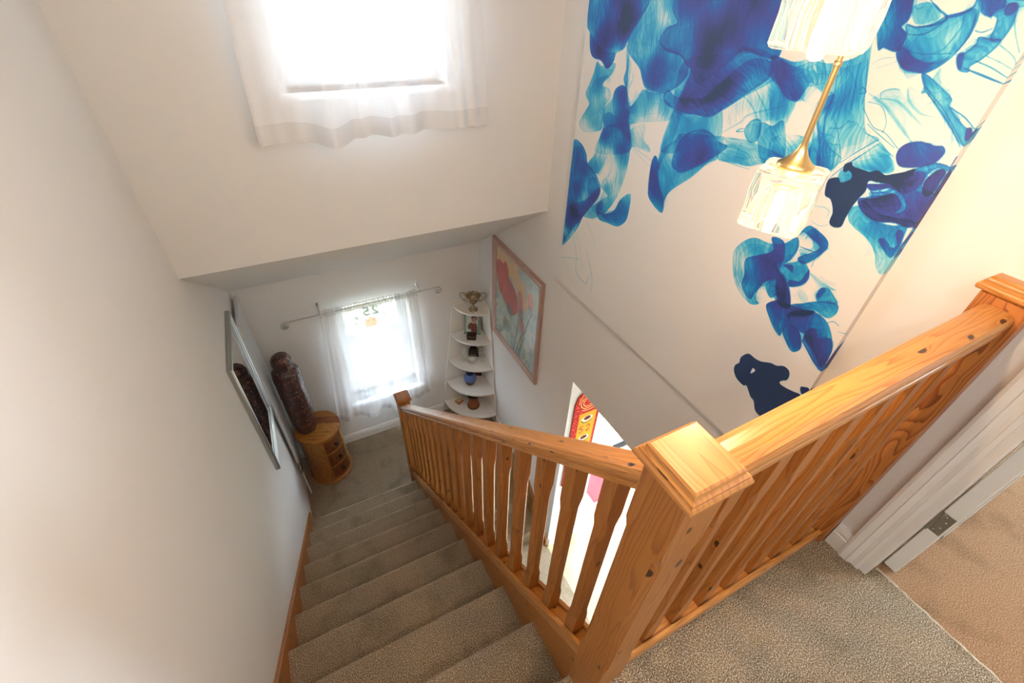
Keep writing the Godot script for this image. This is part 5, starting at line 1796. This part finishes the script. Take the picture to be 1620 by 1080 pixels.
func hall_things() -> void:
	# banner on the white side of the opening downstairs
	var iw := 128
	var ih := 640
	var im := Image.create(iw, ih, false, Image.FORMAT_RGB8)
	var f := noise(0.06, 3, FastNoiseLite.TYPE_SIMPLEX_SMOOTH, 51)
	for y in ih:
		for x in iw:
			var n := f.get_noise_2d(x, y)
			im.set_pixel(x, y, Color(0.66, 0.09, 0.08).lerp(Color(0.86, 0.26, 0.13), smoothstep(0.05, 0.3, n)))
	# orange field
	im.fill_rect(Rect2i(31, 172, 84, 430), Color(0.93, 0.60, 0.10))
	for e in [[0, 2], [124, 2]]:
		im.fill_rect(Rect2i(e[0], 0, e[1], ih), Color(0.35, 0.05, 0.05))
	# ring with petals in the pointed top
	var gold := Color(0.96, 0.80, 0.48)
	for r in [36.0, 24.0]:
		var ring := []
		for k in 14:
			ring.append(64.0 + r * cos(TAU * k / 14.0))
			ring.append(110.0 + r * 0.95 * sin(TAU * k / 14.0))
		poly_line(im, ring, 3.0, gold, 0.95, true)
	poly_line(im, [64, 4, 60, 40, 24, 78, 20, 110], 3.0, gold, 0.9)
	poly_line(im, [64, 4, 68, 40, 104, 78, 108, 110], 3.0, gold, 0.9)
	poly_line(im, [40, 150, 70, 156, 100, 148, 112, 130], 3.0, gold, 0.9)
	# lotus eyes and figures on the field
	for y in [210, 330, 470]:
		poly_fill(im, [46, y, 60, y - 14, 84, y - 16, 100, y - 4, 90, y + 12, 64, y + 16], Color(0.90, 0.86, 0.80), 1.0)
		poly_fill(im, [56, y - 2, 66, y - 14, 86, y - 12, 88, y + 2, 70, y + 8], Color(0.40, 0.12, 0.10), 1.0)
		poly_line(im, [46, y + 8, 60, y + 22, 84, y + 22, 98, y + 8], 5.0, Color(0.32, 0.46, 0.24), 0.9)
	for q in [[[58, 252, 44, 252, 42, 266, 56, 266, 60, 276, 54, 288, 42, 286]], [[76, 258, 84, 250, 94, 256, 92, 268, 78, 288, 98, 288]]]:
		for l in q:
			for i in range(0, l.size() - 2, 2):
				poly_line(im, l.slice(i, i + 4), 4.0, Color(0.55, 0.20, 0.05), 0.95)
	var t := thing("wall_banner", "red and orange cloth banner with a pointed top on the side of the downstairs opening", "banner")
	var pts := [Vector2(0, -1.62), Vector2(0.222, -1.62), Vector2(0.222, -0.66), Vector2(0.205, -0.595), Vector2(0.16, -0.55), Vector2(0.125, -0.50), Vector2(0.111, -0.47), Vector2(0.097, -0.50), Vector2(0.062, -0.55), Vector2(0.017, -0.595), Vector2(0, -0.66)]
	var b := mb()
	var tri := Geometry2D.triangulate_polygon(PackedVector2Array(pts))
	for i in range(0, tri.size(), 3):
		var k := b.v.size()
		var p := [pts[tri[i]], pts[tri[i + 1]], pts[tri[i + 2]]]
		if (p[1] - p[0]).cross(p[2] - p[0]) > 0.0:
			p = [p[0], p[2], p[1]]
		for q in p:
			b.v.append(Vector3(1.892 + q.x, q.y, -1.360))
			b.n.append(Vector3.BACK)
			b.uv.append(Vector2(q.x / 0.222, (-0.47 - q.y) / 1.15))
		b.ix.append_array([k, k + 1, k + 2])
	for i in pts.size():
		var p: Vector2 = pts[i]
		var q: Vector2 = pts[(i + 1) % pts.size()]
		b.face([Vector3(1.892 + p.x, p.y, -1.360), Vector3(1.892 + q.x, q.y, -1.360), Vector3(1.892 + q.x, q.y, -1.366), Vector3(1.892 + p.x, p.y, -1.366)], Vector3(2.0, -1.0, -1.363))
	put("cloth", b, print_mat(im, 0.9), t)
	b = mb()
	b.tube([Vector3(2.003, -0.455, -1.37), Vector3(2.003, -0.455, -1.355), Vector3(2.003, -0.472, -1.355)], [0.003], 6)
	put("hook", b, M.brass, t)

	# door mat in its frame
	t = thing("door_mat", "red doormat in a white edging on the porch floor inside the front door", "doormat")
	var red := carpet(Color(0.42, 0.10, 0.12), Color(0.68, 0.22, 0.24), Color(0.85, 0.42, 0.42), 0.4, 91)
	b = mb()
	b.box(Vector3(2.50, YG, -1.90), Vector3(3.40, YG + 0.012, -1.535), 0.003)
	put("mat", b, red, t)
	b = mb()
	for e in [[Vector3(2.475, YG, -1.96), Vector3(2.50, YG + 0.014, -1.51)], [Vector3(2.50, YG, -1.535), Vector3(3.42, YG + 0.014, -1.51)]]:
		b.box(e[0], e[1], 0.003)
	put("edging", b, M.upvc, t)

	# house number on the window, to be read from outside
	t = thing("window_decal", "green house number and letters round an orange flower, stuck on the lower window's top pane", "decal")
	var green := mat(Color(0.12, 0.42, 0.28), 0.6)
	var font := SystemFont.new()
	font.font_names = PackedStringArray(["Droid Sans"])
	font.font_weight = 700
	var zd := -3.0475
	var place := func(s: String, x: float, y: float, size: float, turn: float) -> void:
		var tm := TextMesh.new()
		tm.text = s
		tm.font = font
		tm.font_size = 64
		tm.pixel_size = size / 46.0
		tm.depth = 0.0012
		tm.material = green
		var o := MeshInstance3D.new()
		o.name = "letter"
		o.mesh = tm
		o.transform = Transform3D(Basis(Vector3.BACK, turn) * Basis(Vector3.UP, PI), Vector3(x, y, zd))
		t.add_child(o, true)
	place.call("2", 0.945, -0.671, 0.085, 0.0)
	place.call("5", 0.868, -0.667, 0.085, 0.0)
	for e in [["H", 0.797, -0.846, 0.55], ["o", 0.772, -0.806, 0.3], ["o", 0.765, -0.760, 0.0], ["d", 0.780, -0.715, -0.25], ["n", 1.011, -0.718, 0.25], ["o", 1.018, -0.758, 0.1], ["r", 1.020, -0.794, 0.0], [".", 1.015, -0.829, -0.2]]:
		place.call(e[0], e[1], e[2], 0.038, e[3])
	for k in 8:
		b = mb()
		b.lathe([Vector2(0, 0), Vector2(0.018, 0.0003), Vector2(0.020, 0.001), Vector2(0, 0.0015)], Vector3.ZERO, 12)
		var a := TAU * k / 8.0
		var pe := put("petal", b, mat(Color(0.88, 0.52, 0.24) if k % 2 else Color(0.90, 0.68, 0.28), 0.6), t)
		pe.transform = Transform3D(Basis(Vector3.BACK, a) * Basis(Vector3.RIGHT, PI / 2) * Basis.from_scale(Vector3(1.5, 1, 0.8)), Vector3(0.89 + 0.034 * cos(a), -0.79 + 0.034 * sin(a), zd))

	# green sun catcher lower on the pane
	b = mb()
	b.lathe([Vector2(0, -0.002), Vector2(0.020, -0.002), Vector2(0.023, 0.0), Vector2(0.020, 0.002), Vector2(0, 0.002)], Vector3.ZERO, 24)
	t = thing("sun_catcher", "round leaf-green sun catcher stuck on the lower window pane", "sun catcher", Vector3(1.10, -1.076, -3.044))
	t.rotation.x = PI / 2
	var lime := mat(Color(0.60, 0.78, 0.30, 0.75), 0.4)
	lime.transparency = BaseMaterial3D.TRANSPARENCY_ALPHA
	lime.backlight_enabled = true
	lime.backlight = Color(0.8, 0.95, 0.5)
	put("disc", b, lime, t)

	# figurine on the sill
	t = thing("figurine", "small grey and white bird figurine on the window sill behind the curtain", "figurine", Vector3(0.70, -1.5, -2.915))
	b = mb()
	b.lathe(smooth([Vector2(0.0, 0.0), Vector2(0.022, 0.0), Vector2(0.028, 0.018), Vector2(0.026, 0.04), Vector2(0.016, 0.056), Vector2(0.012, 0.062), Vector2(0.016, 0.072), Vector2(0.014, 0.084), Vector2(0.0, 0.09)], 4), Vector3.ZERO, 24)
	put("body", b, mat(Color(0.62, 0.67, 0.68), 0.3), t)
	b = mb()
	b.tube([Vector3(0.010, 0.076, 0.0), Vector3(0.020, 0.075, 0.0), Vector3(0.028, 0.071, 0.0)], [0.005, 0.0035, 0.0008], 8)
	put("beak", b, mat(Color(0.75, 0.55, 0.3), 0.4), t)
	b = mb()
	b.tube([Vector3(-0.018, 0.03, 0.0), Vector3(-0.036, 0.042, 0.0), Vector3(-0.050, 0.05, 0.0)], [0.012, 0.008, 0.002], 8)
	put("tail", b, mat(Color(0.50, 0.55, 0.56), 0.3), t)
